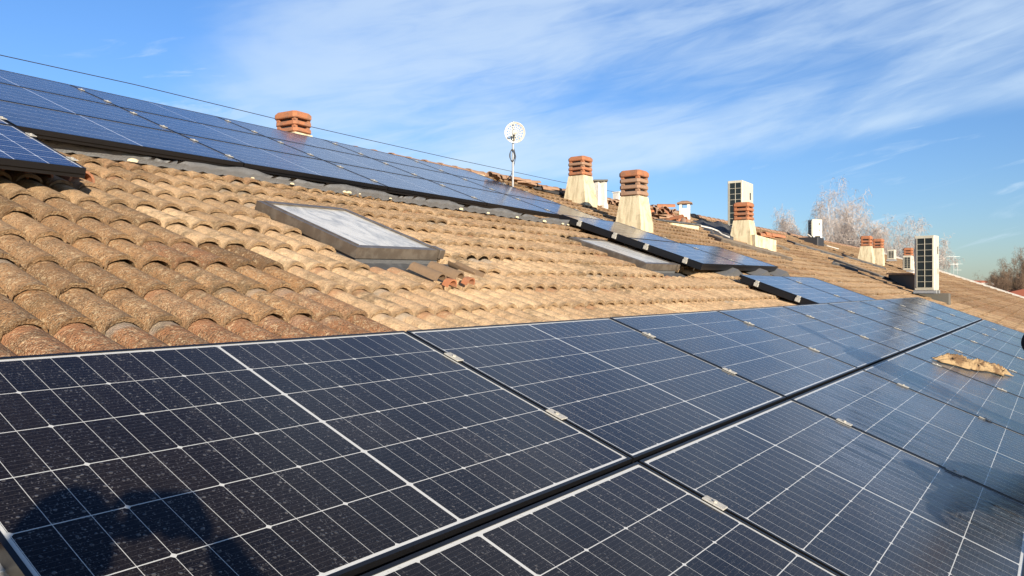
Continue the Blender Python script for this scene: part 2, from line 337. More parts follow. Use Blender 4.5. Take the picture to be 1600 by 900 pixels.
def at_depth(px, py, t): return CAM + ray(px, py)*t
MROOF = Matrix(((1, 0, 0, 0), (0, EV.y, EN.y, 0), (0, EV.z, EN.z, 0), (0, 0, 0, 1)))
def place(p, a=0., b=0.):
    u0, v0, w0, rz, tx, ty = p
    e1 = Vector((math.cos(rz), math.sin(rz), ty)).normalized(); e2 = Vector((-math.sin(rz), math.cos(rz), tx)); e2 -= e1*e1.dot(e2); e2.normalize()
    org = Vector((u0, v0, w0)) + e1*a + e2*b; e3 = e1.cross(e2)
    c = lambda e: EU*e.x + EV*e.y + EN*e.z
    A, B, C = c(e1), c(e2), c(e3)
    rot = Matrix(((A.x, B.x, C.x), (A.y, B.y, C.y), (A.z, B.z, C.z))).to_quaternion()
    return c(org), rot

# ------------------------------------------------------------------ ground and the building under the roof
GZ = -7.0
g = MB(); g.add([(-3000, -3000, GZ), (3000, -3000, GZ), (3000, 3000, GZ), (-3000, 3000, GZ)], [(0, 1, 2, 3)])
gm = simple('winter_grass', (0.12, 0.11, 0.055), 0.95, var=0.3, scale=0.05, c2=(0.17, 0.13, 0.08), amt=0.6, bmp=0.)
tag(g.build('ground', gm), kind='structure')
rd = MB(); rd.box((-60, -19, GZ), (160, -12, GZ+0.01)); tag(rd.build('road', simple('asphalt', (0.05, 0.05, 0.05), 0.9, bmp=0.2)), kind='structure')

RIDGE = 8.2; EAVE = -1.36; U0 = -4.2; U1 = 16.45; U2 = 47.2
def tile_field(regions, courses_v0=1.70, pitch=0.358, base=-0.225, ptile=0.33, uorg=-1.21-0.0825, holes=(), brownf=None, ns=9):
    """interlocking double-roll tiles: every tile its own curved shell with a thick lip, jittered"""
    prof = []
    for bcen in (0.0825, 0.2475):
        for k in range(ns):
            a = math.pi*(k/(ns-1)); xx = -0.0735*math.cos(a); hh = 0.062*math.sin(a)**0.9
            prof.append((bcen+xx, hh))
    prof = [(0.0, 0.002)] + prof + [(0.33, 0.002)]
    prof = np.array(prof); npf = len(prof)
    V = []; Fq = []; T = []; vo = 0
    for (ua, ub, va, vb) in regions:
        k0 = math.floor((va-courses_v0)/pitch); k1 = math.ceil((vb-courses_v0)/pitch)
        for k in range(k0, k1+1):
            vf = courses_v0 + k*pitch
            if vf < va-0.2 or vf > vb-0.05: continue
            sh = (rng.random()-0.5)*0.014
            i0 = math.floor((ua-uorg)/ptile); i1 = math.ceil((ub-uorg)/ptile)
            rowj = (rng.random()-0.5)*0.012
            for i in range(i0, i1):
                uu = uorg + i*ptile + sh
                if uu+0.3 < ua or uu > ub-0.02: continue
                if any(uu+0.27 > h[0] and uu+0.06 < h[1] and vf+0.30 > h[2] and vf+0.03 < h[3] for h in holes): continue
                slip = -0.05 if rng.random() < 0.03 else 0.
                ju = (rng.random()-0.5)*0.006; jv = rowj+(rng.random()-0.5)*0.026+slip; rz = (rng.random()-0.5)*0.03; lift = rng.random()**3*0.014
                ln = 0.415; th = 0.021
                rg = rng.random(); ra = rng.random()
                br = brownf(uu+0.16, vf+0.18)
                if vf < 1.5 and uu < 0.2 and rng.random() < 0.85: br = 1.0; ra = 0.95
                vs = (0.0, 0.11, 0.30, ln); lip = []
                topk = []
                er = (rng.random(npf)-0.5)*0.014 + np.convolve((rng.random(npf+4)-0.5), np.ones(5)/5, 'valid')*0.03
                for q, s_ in enumerate(vs):
                    wz = base + (0.030+lift)*(1-s_/ln) + prof[:, 1]*(1.0-0.03*s_/ln)
                    x_ = uu+ju + (prof[:, 0]-0.165)*(1-0.012*s_/ln)+0.165; y_ = vf+jv+s_ + (er if q == 0 else 0)
                    cxm, cym = uu+0.165, vf+0.2
                    xr = x_ - (y_-cym)*rz; yr = y_ + (x_-cxm)*rz
                    topk.append(np.stack([xr, yr, wz], 1))
                bot = topk[0].copy(); bot[:, 2] -= th; bot[:, 1] += 0.004
                back = topk[2].copy(); back[:, 2] -= th; 
                # verts: 4 top rings, then front face ring pair, then under ring pair
                lip_top = topk[0].copy()
                allv = np.concatenate(topk + [lip_top, bot, bot.copy(), back]); V.append(allv)
                n = npf; o = vo
                a = np.arange(n-1)
                for (ra_, rb_) in ((0, 1), (1, 2), (2, 3), (5, 4), (7, 6)):
                    Fq.append(np.stack([o+ra_*n+a, o+ra_*n+a+1, o+rb_*n+a+1, o+rb_*n+a], 1))
                tl = np.zeros((8*n, 4)); tl[:, 0] = br; tl[:, 1] = rg; tl[:, 3] = ra
                for q, s_ in enumerate((0, 0.11, 0.30, ln, 0, 0, 0, 0.3)): tl[q*n:(q+1)*n, 2] = s_/ln
                T.append(tl); vo += 8*n
    V = np.concatenate(V); Fq = np.concatenate(Fq); T = np.concatenate(T)
    Vw = V @ np.array([list(EU), list(EV), list(EN)])
    return Vw, Fq, T
def tiles_object(name, data, mat, parent, label=None):
    Vw, Fq, T = data
    me = bpy.data.meshes.new(name); nv, nf = len(Vw), len(Fq)
    me.vertices.add(nv); me.vertices.foreach_set('co', (Vw-np.array(parent.location)).ravel())
    me.loops.add(nf*4); me.loops.foreach_set('vertex_index', Fq.ravel().astype(np.int32))
    me.polygons.add(nf); me.polygons.foreach_set('loop_start', np.arange(0, nf*4, 4, dtype=np.int32))
    me.polygons.foreach_set('use_smooth', np.ones(nf, dtype=bool)); me.update(calc_edges=True)
    at = me.attributes.new('tint', 'FLOAT_COLOR', 'POINT'); at.data.foreach_set('color', T.ravel().astype(np.float32))
    me.materials.append(mat); o = bpy.data.objects.new(name, me); col.objects.link(o); o.parent = parent
    if label: o['label'] = label
    return o
def brown_near(u, v):
    # old dark tiles on the left, a pale replaced field to the right, boundary running down the slope
    b = 0.92
    lim = 0.30 + 0.10*math.sin(v*3.1)
    if v > 2.6: lim = 0.30 - (v-2.6)*0.45
    if u > lim: b = 0.14 if v < 2.9 else 0.30
    if v > 3.6: b = 0.45
    if v > 4.2: b = 0.62
    if u > 7.6: b = 0.55 + 0.15*math.sin(u*0.7)
    if u > 7.6 and v > 6.4: b = 0.8
    return min(1, max(0, b + (rng.random()-0.5)*0.30))
def brown_far(u, v):
    return min(1, max(0, 0.62 + (0.25 if v < 2.6 and u > 20 else 0) + (rng.random()-0.5)*0.45 + 0.15*math.sin(u*0.55+v)))

hb = empty('terraced_house', rf(6, 3, -2)*1.0, 'long house under the near tan tiled roof that carries the solar arrays', 'house')
hb.location = Vector((6, 3, GZ))
holes = [(-3.9, 8.35, 4.95, 8.02), (-3.9, -0.45, 4.2, 8.1), (1.04, 1.93, 2.74, 3.52), (5.37, 6.25, 2.80, 3.60), (1.10, 1.90, 2.41, 2.66), (5.5, 6.4, 2.50, 2.72)]
near = tile_field([(U0, U1, EAVE, RIDGE-0.05)], holes=holes, brownf=brown_near)
tiles_object('roof', near, M['tile'], hb)
far = tile_field([(U1+0.35, U2, EAVE-0.4, RIDGE-0.05)], brownf=brown_far, ns=6)
hb2 = empty('terraced_house', Vector((32, 3, GZ)), 'farther house of the row under the browner tiled roof ending in a white verge', 'house')
tiles_object('roof', far, M['tile'], hb2)
def under_roof(parent, ua, ub):
    d = MB(); d.add([rf(ua, EAVE, -0.24), rf(ub, EAVE, -0.24), rf(ub, RIDGE, -0.24), rf(ua, RIDGE, -0.24), rf(ua, EAVE, -0.36), rf(ub, EAVE, -0.36), rf(ub, RIDGE, -0.36), rf(ua, RIDGE, -0.36)],
        [(0, 1, 2, 3), (7, 6, 5, 4), (0, 4, 5, 1), (1, 5, 6, 2), (3, 7, 4, 0)]); d.build('roof_deck', M['felt'], parent)
    top = rf(0, RIDGE, -0.2); ey = rf(0, EAVE, -0.36)
    yb = 2*top.y - ey.y
    b = MB(); b.add([(ua, top.y+0.01, top.z), (ub, top.y+0.01, top.z), (ub, yb, ey.z), (ua, yb, ey.z), (ua, top.y+0.01, top.z-0.12), (ub, top.y+0.01, top.z-0.12), (ub, yb, ey.z-0.12), (ua, yb, ey.z-0.12)],
        [(1, 0, 3, 2), (4, 5, 6, 7), (2, 3, 7, 6), (0, 4, 7, 3), (1, 2, 6, 5)]); b.build('rear_roof_slope', M['clay_old'], parent)
    y0 = ey.y+0.45; y1 = yb-0.45; tz = top.z-0.20
    for x0, x1 in ((ua+0.02, ua+0.3), (ub-0.3, ub-0.02)):
        wl = MB(); zs = [ey.z-0.02+0.12, tz]
        e1 = ey.z-0.13+0.45*math.tan(SL)
        wl.add([(x0, y0, GZ), (x0, y1, GZ), (x0, y1, e1), (x0, top.y, tz-0.2), (x0, y0, e1), (x1, y0, GZ), (x1, y1, GZ), (x1, y1, e1), (x1, top.y, tz-0.2), (x1, y0, e1)],
               [(0, 1, 2, 3, 4), (9, 8, 7, 6, 5), (0, 5, 6, 1), (1, 6, 7, 2), (2, 7, 8, 3), (3, 8, 9, 4), (4, 9, 5, 0)]); wl.build('gable_wall', M['wall'], parent)
    for yy0, yy1 in ((y0, y0+0.3), (y1-0.3, y1)):
        wl = MB(); wl.box((ua+0.3, yy0, GZ), (ub-0.3, yy1, ey.z-0.02)); wl.build('wall', M['wall'], parent)
    n = int((ub-ua)//3.2)
    for i in range(n):
        for zc in (GZ+1.5, GZ+4.3):
            if abs(zc) < 1: continue
            wn = MB(); xx = ua+1.4+i*3.2; wn.box((xx, y0-0.03, zc-0.7), (xx+1.1, y0-0.003, zc+0.7)); wn.build('shutter', M['shutter'], parent)
    gt = MB()
    prof = [(0.07*math.cos(a), 0.07*math.sin(a)) for a in [math.pi+math.pi*k/8 for k in range(9)]] + [(0.06*math.cos(a), 0.06*math.sin(a)) for a in [2*math.pi-math.pi*k/8 for k in range(9)]]
    gy, gz = ey.y-0.085, ey.z+0.05
    gt.loft([[(x_, gy+p, gz+q) for p, q in prof] for x_ in (ua, ub)]); gt.build('gutter', M['galv'], parent)
under_roof(hb, U0, U1+0.30); under_roof(hb2, U1+0.34, U2)
# ridge caps
def ridge_caps(parent, ua, ub, mat, zoff=0.):
    V = MB(); x = ua; k = 0
    while x < ub:
        l = 0.44; jz = (random.random()-0.5)*0.012; c = rf(0, RIDGE, -0.165+zoff+jz)
        rings = []
        for s_, rr in ((0, 0.118), (0.05, 0.122), (0.05, 0.108), (l, 0.098)):
            outer = [(x+s_, c.y+0.02+rr*1.15*math.cos(a), c.z-0.03+rr*0.85*math.sin(a)) for a in [math.pi*i/8 for i in range(9)]]
            inner = [(x+s_, c.y+0.02+(rr-0.014)*1.15*math.cos(a), c.z-0.03+(rr-0.014)*0.85*math.sin(a)) for a in [math.pi*i/8 for i in range(8, -1, -1)]]
            rings.append(outer+inner)
        V.loft(rings); x += 0.40; k += 1
    V.build('ridge_tiles', mat, parent, smooth=True)
ridge_caps(hb, U0, 9.9, M['clay_old']); ridge_caps(hb2, U1+0.4, U2-0.2, M['clay_old'])
# the ridge beyond the blue array is a raised mortar ridge with broken tiles
ridge_caps(hb, 10.0, U1, M['clay_old'], -0.02)
# mortar bedding under the ridge
mb = MB(); a_, b_ = rf(0, RIDGE-0.12, -0.20), rf(0, RIDGE+0.05, -0.14)
mb.box((U0, a_.y, a_.z-0.03), (U1, a_.y+0.3, a_.z+0.055)); mb.build('ridge_mortar', M['render'], hb)
# white verge at the far gable
vg = MB(); vg.box((0, EAVE-0.3, -0.26), (0.28, RIDGE, -0.07), Matrix.Translation(rf(U2, 0, 0)) @ MROOF); vg.build('verge', M['white_render'], hb2)
# party line between the two houses
# flashing below the blue array: a wavy lead strip dressed over the top course
fl = MB(); pts = []; fs = []; NU = 150
for i in range(NU+1):
    u = -0.30+i*(8.6/NU)
    vl = 4.75-0.055*u+0.02*math.sin(u*1.7)+0.012*math.sin(u*4.1+1)
    for j, (v, w_) in enumerate(((0, -0.150), (0.005, -0.110), (-0.008, -0.072), (0.06, -0.20))):
        pts.append(rf(u, vl+v+(random.random()-0.5)*0.010*(j < 2), w_+0.010*math.sin(u*38+j)*(j < 2)+(0.012*math.sin(u*5.3)+0.008*math.sin(u*13))*(j == 2)+(random.random()-0.5)*0.006))
for i in range(NU):
    for j in range(3): fs.append((i*4+j, i*4+4+j, i*4+5+j, i*4+1+j))
fl.add(pts, fs); fl.build('lead_flashing', M['lead'], hb, smooth='all')
# scraps of pale mortar along that flashing
for i in range(13):
    mo = MB()
    u = -0.1+8.2*random.random()**1.3; s_ = 0.010+0.014*random.random()
    c = rf(u, 4.74-0.055*u-0.02*random.random(), -0.125); k = 6
    mo.loft([[c+EU*math.cos(a)*s_*q*1.8*(0.8+0.4*random.random())+EV*math.sin(a)*s_*q+EN*h*s_ for a in [2*math.pi*i2/k for i2 in range(k)]] for q, h in ((1, -0.3), (0.9, 0.35), (0.4, 0.7))])
    mo.build('mortar_scrap', M['render'], hb)

# ------------------------------------------------------------------ solar panels
def make_panel(name, L, H, cmat, label, group, clamps=(), clampx=None, thick=0.035):
    root = empty(name, (0, 0, 0), label, 'solar panel', group)
    t = 0.011
    fr = MB()
    prof = lambda: None
    # frame: four mitred bars
    o = [(0, 0), (L, 0), (L, H), (0, H)]; i_ = [(t, t), (L-t, t), (L-t, H-t), (t, H-t)]
    for a in range(4):
        b = (a+1) % 4
        P = [(o[a][0], o[a][1]), (o[b][0], o[b][1]), (i_[b][0], i_[b][1]), (i_[a][0], i_[a][1])]
        vs = [(p[0], p[1], -thick) for p in P] + [(p[0], p[1], 0) for p in P]
        fr.add(vs, [(3, 2, 1, 0), (4, 5, 6, 7), (0, 1, 5, 4), (2, 3, 7, 6)])
    fr.build('frame', M['dark'], root, world=False)
    gl = MB(); gl.add([(t, t, -0.0025), (L-t, t, -0.0025), (L-t, H-t, -0.0025), (t, H-t, -0.0025), (t, t, -0.008), (L-t, t, -0.008), (L-t, H-t, -0.008), (t, H-t, -0.008)],
                      [(0, 1, 2, 3), (7, 6, 5, 4)])
    g_ = gl.build('glass', cmat, root, world=False)
    uvl = g_.data.uv_layers.new(name='uv')
    for p in g_.data.polygons:
        for li in p.loop_indices:
            vv = g_.data.vertices[g_.data.loops[li].vertex_index].co; uvl.data[li].uv = (vv.x-t, vv.y-t)
    for v in clamps:
        c = MB(); xg = clampx if clampx is not None else L+0.008
        c.box((xg-0.020, v-0.038, 0.001), (xg+0.020, v+0.038, 0.006), bev=0.0015)
        c.loft([[(xg+0.008*math.cos(a), v+0.008*math.sin(a), z) for a in [math.pi*k/3 for k in range(6)]] for z in (0.006, 0.012)])
        c.build('clamp', M['clamp'], root, world=False)
    return root
def copy_tree(o, parent=None):
    c = o.copy(); col.objects.link(c); c.parent = parent
    for ch in list(o.children): copy_tree(ch, c)
    return c
ORD = ['first', 'second', 'third', 'fourth', 'fifth', 'sixth', 'seventh', 'eighth', 'ninth']
NP = 1.7836; GV = 0.0105
proto = None
for row, nm in ((0, 'upper'), (1, 'lower')):
    for k in range(9):
        lab = '%s panel from the left in the %s row of the black drop-spotted foreground array' % (ORD[k], nm)
        if proto is None:
            proto = p = make_panel('solar_panel', NL, NH, M['cells_near'], lab, 'black panels of the foreground array', clamps=(0.33, 0.85))
        else: p = copy_tree(proto); p['label'] = lab
        u = (k-1)*NP + 0.008; v = GV if row == 0 else -GV-NH
        loc, q = place((u, v, 0, 0, 0, 0)); p.location = loc + EN*random.uniform(-0.0008, 0.0008); p.rotation_mode = 'QUATERNION'; p.rotation_quaternion = q
GU = (-0.2035, 4.6475, 0.0071, 0.0309, 0.0013, -0.0149)
pb = None
for r_ in range(3):
    for k in range(5):
        lab = '%s panel from the left in the %s row of the blue array under the ridge' % (ORD[k], ('bottom', 'middle', 'top')[r_])
        if pb is None: pb = p = make_panel('solar_panel', UP-0.012, UH-0.018, M['cells_blue'], lab, 'blue panels below the ridge', clamps=(0.22, 0.76))
        else: p = copy_tree(pb); p['label'] = lab
        loc, q = place(GU, k*UP, r_*UH); p.location = loc; p.rotation_mode = 'QUATERNION'; p.rotation_quaternion = q
GS = (-0.2327, 3.5374, 0.0178, 0, 0, 0)
ps = None
for r_ in range(2):
    lab = ('blue gridded panel at the left edge of the photo, just above the tiles', 'sliver of gridded panel above the blue gridded one at the left edge')[r_]
    if ps is None: ps = p = make_panel('solar_panel', 1.755-0.018, 1.045-0.018, M['cells_side'], lab, 'gridded panels at the left edge', clamps=(0.2, 0.78))
    else: p = copy_tree(ps); p['label'] = lab
    loc, q = place(GS, -1.755, r_*1.045); p.location = loc; p.rotation_mode = 'QUATERNION'; p.rotation_quaternion = q
G2 = (6.437, 2.4764, 0.0038, 0.0456, -0.0162, -0.003); G3 = (7.13, 1.215, -0.035, 0.0, -0.004, 0.0)
for G, cells, gname in ((G2, [(0, 0, 'left one of the two bottom panels below the second chimney from left'), (1, 0, 'right one of the two bottom panels below the second chimney from left'), (0, 1, 'lone upper panel beside the foot of the second chimney from left')], 'panels stepping down beside the far skylight'),
                        (G3, [(0, 0, 'left panel of the pair touching the far part of the foreground array'), (1, 0, 'right panel of the pair touching the far part of the foreground array')], 'pair of panels next to the foreground array')):
    for (a, b, lab) in cells:
        p = copy_tree(pb); p['label'] = lab; p['group'] = gname
        loc, q = place(G, a*1.755, b*1.045); p.location = loc; p.rotation_mode = 'QUATERNION'; p.rotation_quaternion = q
        for c in [c for c in p.children if c.name.startswith('clamp')]:
            if a == 1: bpy.data.objects.remove(c)
# mounting rails
def rail(pl, a0, a1, b, label, wz=-0.036, h=0.04, group='aluminium rails under the solar panels'):
    loc, q = place(pl, a0, b); root = empty('mounting_rail', loc, label, 'mounting rail', group, q)
    m_ = MB(); L = a1-a0; m_.box((0, -0.032, wz-h), (L, 0.032, wz-0.001), bev=0.002)
    m_.box((0, -0.013, wz-h-0.003), (L, 0.013, wz-h-0.001)); m_.build('rail_bar', M['alu'], root, world=False)
    for k in range(int(L//1.3)+1):
        f = MB(); x = 0.3+k*1.3
        if x > L: break
        f.box((x-0.02, -0.025, wz-h-0.125), (x+0.02, -0.021, wz-0.008)); f.box((x-0.02, -0.06, wz-h-0.125), (x+0.02, -0.0255, wz-h-0.119)); f.build('rail_foot', M['galv'], root, world=False)
Z6 = (0, 0, 0, 0, 0, 0)
rail(Z6, -2.15, 8*NP, GV+0.365, 'rail under the upper foreground row whose cut end shows at bottom left of photo')
rail(Z6, -1.96, 8*NP, GV+0.86, 'rail under the uphill side of the upper foreground row')
rail(Z6, -1.96, 8*NP, -GV-0.28, 'rail under the uphill side of the lower foreground row')
rail(Z6, -1.96, 8*NP, -GV-0.86, 'rail under the downhill side of the lower foreground row')
for b, t_ in ((0.30, 'lowest'), (1.2, 'middle'), (2.2, 'highest')): rail(GU, 0.05, 8.6, b, '%s rail hidden under the blue array below the ridge' % t_)
for G, cl_ in ((G2, ((0.01, 3.2, 0.22), (0.01, 3.2, 0.76), (0.01, 1.6, 1.22), (0.01, 1.6, 1.76))), (G3, ((0.01, 3.2, 0.25), (0.01, 3.2, 0.78)))):
    for (a0, a1, b) in cl_:
        loc, q = place(G, 0, b); e = empty('end_clamp', loc, 'pale end clamp left of the %s, %s up the slope' % ('stepped panels' if G is G2 else 'pair by the foreground array', {0.22: 'lowest', 0.76: 'second', 1.22: 'third', 1.76: 'topmost', 0.25: 'lower', 0.78: 'upper'}[b]), 'clamp', 'end clamps left of the far panels', q)
        m_ = MB(); m_.box((-0.045, -0.03, -0.070), (-0.021, 0.03, -0.025), bev=0.003); m_.box((-0.040, -0.022, -0.0245), (-0.001, 0.022, 0.004), bev=0.002); m_.build('bracket', M['clamp'], e, world=False)
        rail(G, a0, a1, b, 'rail under the %s, %s up the slope' % ('stepped panels' if G is G2 else 'pair by the foreground array', {0.22: 'lowest', 0.76: 'second', 1.22: 'third', 1.76: 'topmost', 0.25: 'lower', 0.78: 'upper'}[b]))
for G, sides in ((G2, ((0, 0, 0, 2.09, 'left side of the stepped panels'), (0, 0, 3.5, 0, 'bottom side of the stepped panels'))), (G3, ((0, 0, 0, 1.0, 'left side of the pair by the foreground array'),)), (GU, ((0, 0, 8.77, 0, 'bottom side of the blue array'),)), (GS, ((-1.755, 0, 1.755, 0, 'bottom side of the gridded left panel'),))):  # black strips stand in for the dark edge and shade below the panels
    for a, b, la, lb, t_ in sides:
        loc, q = place(G, a, b); m_ = MB()
        if lb: m_.box((-0.020, 0, -0.085), (-0.002, lb-0.01, -0.008), bev=0.002)
        else: m_.box((0, 0.012, -0.062 if G in (GU, GS) else -0.085), (la-0.012, 0.030, -0.037), bev=0.002)
        e = empty('shade_skirt', loc, 'black edge and shade skirt along the '+t_, 'shade skirt', None, q); m_.build('profile', M['dark'], e, world=False)
# tilted vent covers in the gap between the two far groups
for k, (px, py, s_) in enumerate(((1128, 424, 1.), (1176, 426, 0.8), (1208, 427, 0.8))):
    c = on_roof(px, py, -0.14); e = empty('vent_cover', c, ('large', 'small middle', 'small right')[k]+' grey ridged sheet cover between the two far panel groups', 'vent cover', 'grey covers between the far panel groups')
    m_ = MB(); a = 0.42*s_; b = 0.2; h = 0.10
    m_.add([c-EU*a-EV*b, c+EU*a-EV*b, c+EU*a+EV*b, c-EU*a+EV*b, c-EV*b+EN*h, c+EV*b+EN*h], [(0, 4, 5, 3), (4, 1, 2, 5), (0, 1, 4), (3, 5, 2), (3, 2, 1, 0)]); m_.build('sheet', M['lead'], e)

# ------------------------------------------------------------------ skylights
def skylight(pl, W, L, label, hgt=0.075, detail=True):
    loc, q = place(pl); e = empty('skylight', loc, label, 'skylight', 'skylights in the roof', q)
    f = MB(); t = 0.055
    o = [(0, 0), (W, 0), (W, L), (0, L)]; i_ = [(t, t), (W-t, t), (W-t, L-t), (t, L-t)]
    for a in range(4):
        b = (a+1) % 4; P = [o[a], o[b], i_[b], i_[a]]
        cen = (W/2, L/2)
        dn = [(p[0]+(cen[0]-p[0])*0.0, p[1]+(cen[1]-p[1])*0.0, -hgt) for p in P]
        f.add(dn+[(p[0], p[1], 0) for p in P], [(3, 2, 1, 0), (4, 5, 6, 7), (0, 1, 5, 4), (2, 3, 7, 6)])
    f.build('sash', M['brownmetal'], e, world=False)
    g_ = MB(); g_.box((t-0.001, t-0.001, -0.016), (W-t+0.001, L-t+0.001, -0.006)); g_.build('pane', M['skyglass'], e, world=False)
    # raised glazing strips on top and sides
    s_ = MB(); s_.box((t-0.012, t, -0.005), (t+0.006, L-t, 0.004)); s_.box((W-t-0.006, t, -0.005), (W-t+0.012, L-t, 0.004)); s_.box((t, L-t-0.004, -0.005), (W-t, L-t+0.05, 0.005)); s_.build('glazing_strip', M['brownmetal'], e, world=False)
    k = MB(); k.box((0.02, 0.012, -hgt-0.09), (W-0.02, L-0.01, -hgt-0.001)); k.build('kerb', M['lead'], e, world=False)
    if detail:
        h_ = MB(); h_.box((W-0.045, -0.018, -0.062), (W+0.012, 0.09, 0.007), bev=0.003); h_.build('corner_cover', M['brownmetal'], e, world=False)
        a_ = MB(); n = 24; pts = []; fs = []
        for i in range(n+1):
            x = -0.08 + (W+0.22)*i/n
            for j, (y, z) in enumerate(((0.012, -hgt-0.035), (-0.10, -hgt-0.055), (-0.24, -hgt-0.065))):
                pts.append((x, y+0.012*math.sin(i*2.3)*j, z + (0.006*math.sin(x*2*math.pi/0.165)+0.006*random.random() if j else 0)))
        for i in range(n):
            for j in range(2): fs.append((i*3+j, i*3+j+1, i*3+4+j, i*3+3+j))
        a_.add(pts, fs); a_.build('apron', M['felt'], e, smooth='all', world=False)
        for xa, xb in ((W-0.015, W+0.13), (-0.11, 0.015)):
            sf = MB(); sf.box((xa, -0.1, -hgt-0.10), (xb, L+0.1, -hgt-0.085)); sf.build('side_flashing', M['felt'], e, world=False)
    return e
m, t, b = material('dusty_skylight_glass')
co = t.new('ShaderNodeTexCoord').outputs['Object']
n_ = t.noise(t.vm('MULTIPLY', co, t.comb(2.2, 0.8, 1.)), 3.0, 6., 0.7, 1.2); nf_ = t.noise(co, 90., 3., 0.6)
cc = t.mix(t.ss(n_, 0.42, 0.62), (0.66, 0.64, 0.57), (0.34, 0.35, 0.34)); cc = t.mix(t.m('MULTIPLY', t.ss(nf_, 0.55, 0.7), 0.5), cc, (0.75, 0.74, 0.68))
t.put(b.inputs['Base Color'], cc); t.put(b.inputs['Roughness'], t.m('ADD', 0.12, t.m('MULTIPLY', n_, 0.35))); M['skyglass'] = m
S1 = (1.0391, 2.6198, -0.0835, 0.0386, -0.0085, 0.0042); S2 = (5.377, 2.6893, -0.0995, -0.0034, -0.0378, 0.0092)
skylight(S1, 0.86, 1.06, 'large dusty skylight with brown metal sash in the middle of the near tiles')
skylight(S2, 0.86, 1.06, 'smaller-looking skylight with brown sash left of the stepped panels')
M['tilecover'] = simple('weathered_cover', (0.26, 0.20, 0.13), 0.9, var=0.3, scale=6, c2=(0.15, 0.12, 0.09), amt=0.6, bmp=0.4)
# far skylights and flashings seen edge-on
def far_box(pa, pb_, wdt, hgt, label, mat, w0=-0.15, name='skylight', cat='skylight'):
    A = on_roof(*pa, w0); B = on_roof(*pb_, w0); d = (A-B); L = d.length; e2 = d.normalized(); e1 = (EU - e2*EU.dot(e2)).normalized(); e3 = e1.cross(e2)
    q = Matrix(((e1.x, e2.x, e3.x), (e1.y, e2.y, e3.y), (e1.z, e2.z, e3.z))).to_quaternion()
    e = empty(name, B, label, cat, 'skylights and flashings on the farther tiles', q)
    m_ = MB(); m_.box((0, 0, -0.06), (wdt, L, hgt), bev=0.008); m_.build('frame', mat, e, world=False)
    g_ = MB(); g_.box((0.06, 0.06, hgt-0.002), (wdt-0.06, L-0.06, hgt+0.006)); g_.build('pane', M['tilecover'], e, world=False)
    k = MB(); k.box((-0.05, -0.22, -0.07), (wdt*0.6, -0.005, -0.01), bev=0.008); k.build('apron', M['felt'], e, world=False)
far_box((1126, 378), (1238, 408), 0.5, 0.06, 'long dark-framed hatch seen edge-on below the third chimney', M['brownmetal'])
far_box((1190, 379), (1234, 392), 0.4, 0.05, 'short dark hatch just below the low cream wall', M['brownmetal'])
far_box((1242, 382), (1318, 404), 0.5, 0.05, 'dark skylight strip below the far air conditioner', M['felt'])
far_box((1293, 404), (1373, 433), 0.5, 0.05, 'dark skylight strip lowest on the far tiles', M['felt'])
far_box((1300, 412), (1340, 425), 0.5, 0.05, 'short dark skylight strip beside the lowest one', M['felt'])
far_box((1322, 402), (1384, 421), 0.5, 0.05, 'dark strip skylight below the twin chimneys', M['felt'])

# ------------------------------------------------------------------ chimneys
def chimney(base, wb, wt, hb_, capw, nl, hc, label, rot=0., mat=None, sink=0.5, group='rendered chimneys with stacked clay cowls', depth=1.0, clay=None, lay=None):
    """flared rendered stack, then clay louvre rings with dark slots, a thick bevelled ring on top"""
    e = empty('chimney', base, label, 'chimney', group); e.rotation_euler = (0, 0, rot)
    m_ = MB(); y = depth
    rings = [rect(wb/2*1.02, wb/2*y*1.02, -sink), rect(wb/2, wb/2*y, 0.0), rect(wb/2*0.86+wt/2*0.14, (wb/2*0.86+wt/2*0.14)*y, hb_*0.12), rect(wt/2*1.04, wt/2*1.04*y, hb_*0.86), rect(wt/2, wt/2*y, hb_)]
    m_.loft(rings); m_.build('stack', mat or M['render'], e, world=False)
    sk = MB(); sk.loft([rect(capw/2*0.66, capw/2*0.66*y, hb_-0.01), rect(capw/2*0.66, capw/2*0.66*y, hb_+hc-0.03)]); sk.build('flue', M['felt'], e, world=False)
    lh = hc/nl
    for k in range(nl):
        z0 = hb_ + k*lh + 0.014; z1 = z0 + lh*(0.64 if k < nl-1 else 1.0)
        c = MB(); a = capw/2*(1.0 if k < nl-1 else 1.03)*(0.985+0.03*random.random())
        ch = a*0.22
        def octo(s_, z, jx): return [(p*s_+jx, q*s_*y, z) for p, q in ((-a, -a+ch), (-a+ch, -a), (a-ch, -a), (a, -a+ch), (a, a-ch), (a-ch, a), (-a+ch, a), (-a, a-ch))]
        jx = (random.random()-0.5)*0.012
        if k < nl-1: c.loft([octo(0.93, z0, jx), octo(1.0, z0+0.010, jx), octo(0.99, z1-0.006, jx), octo(0.86, z1, jx)])
        else: c.loft([octo(0.95, z0, jx), octo(1.0, z0+0.015, jx), octo(1.0, z0+lh*0.62, jx), octo(0.84, z1, jx)])
        for sx, sy in ((-1, -1), (1, -1), (1, 1), (-1, 1)):
            c.box((sx*a*0.70-0.03, sy*a*0.70*y-0.03, z0-lh*0.34), (sx*a*0.70+0.03, sy*a*0.70*y+0.03, z0+0.012))
        cm = clay or M['clay']
        if lay and k in lay: cm = M['clay_old']
        c.build('clay_ring' if k < nl-1 else 'cowl_top', cm, e, world=False)
    return e
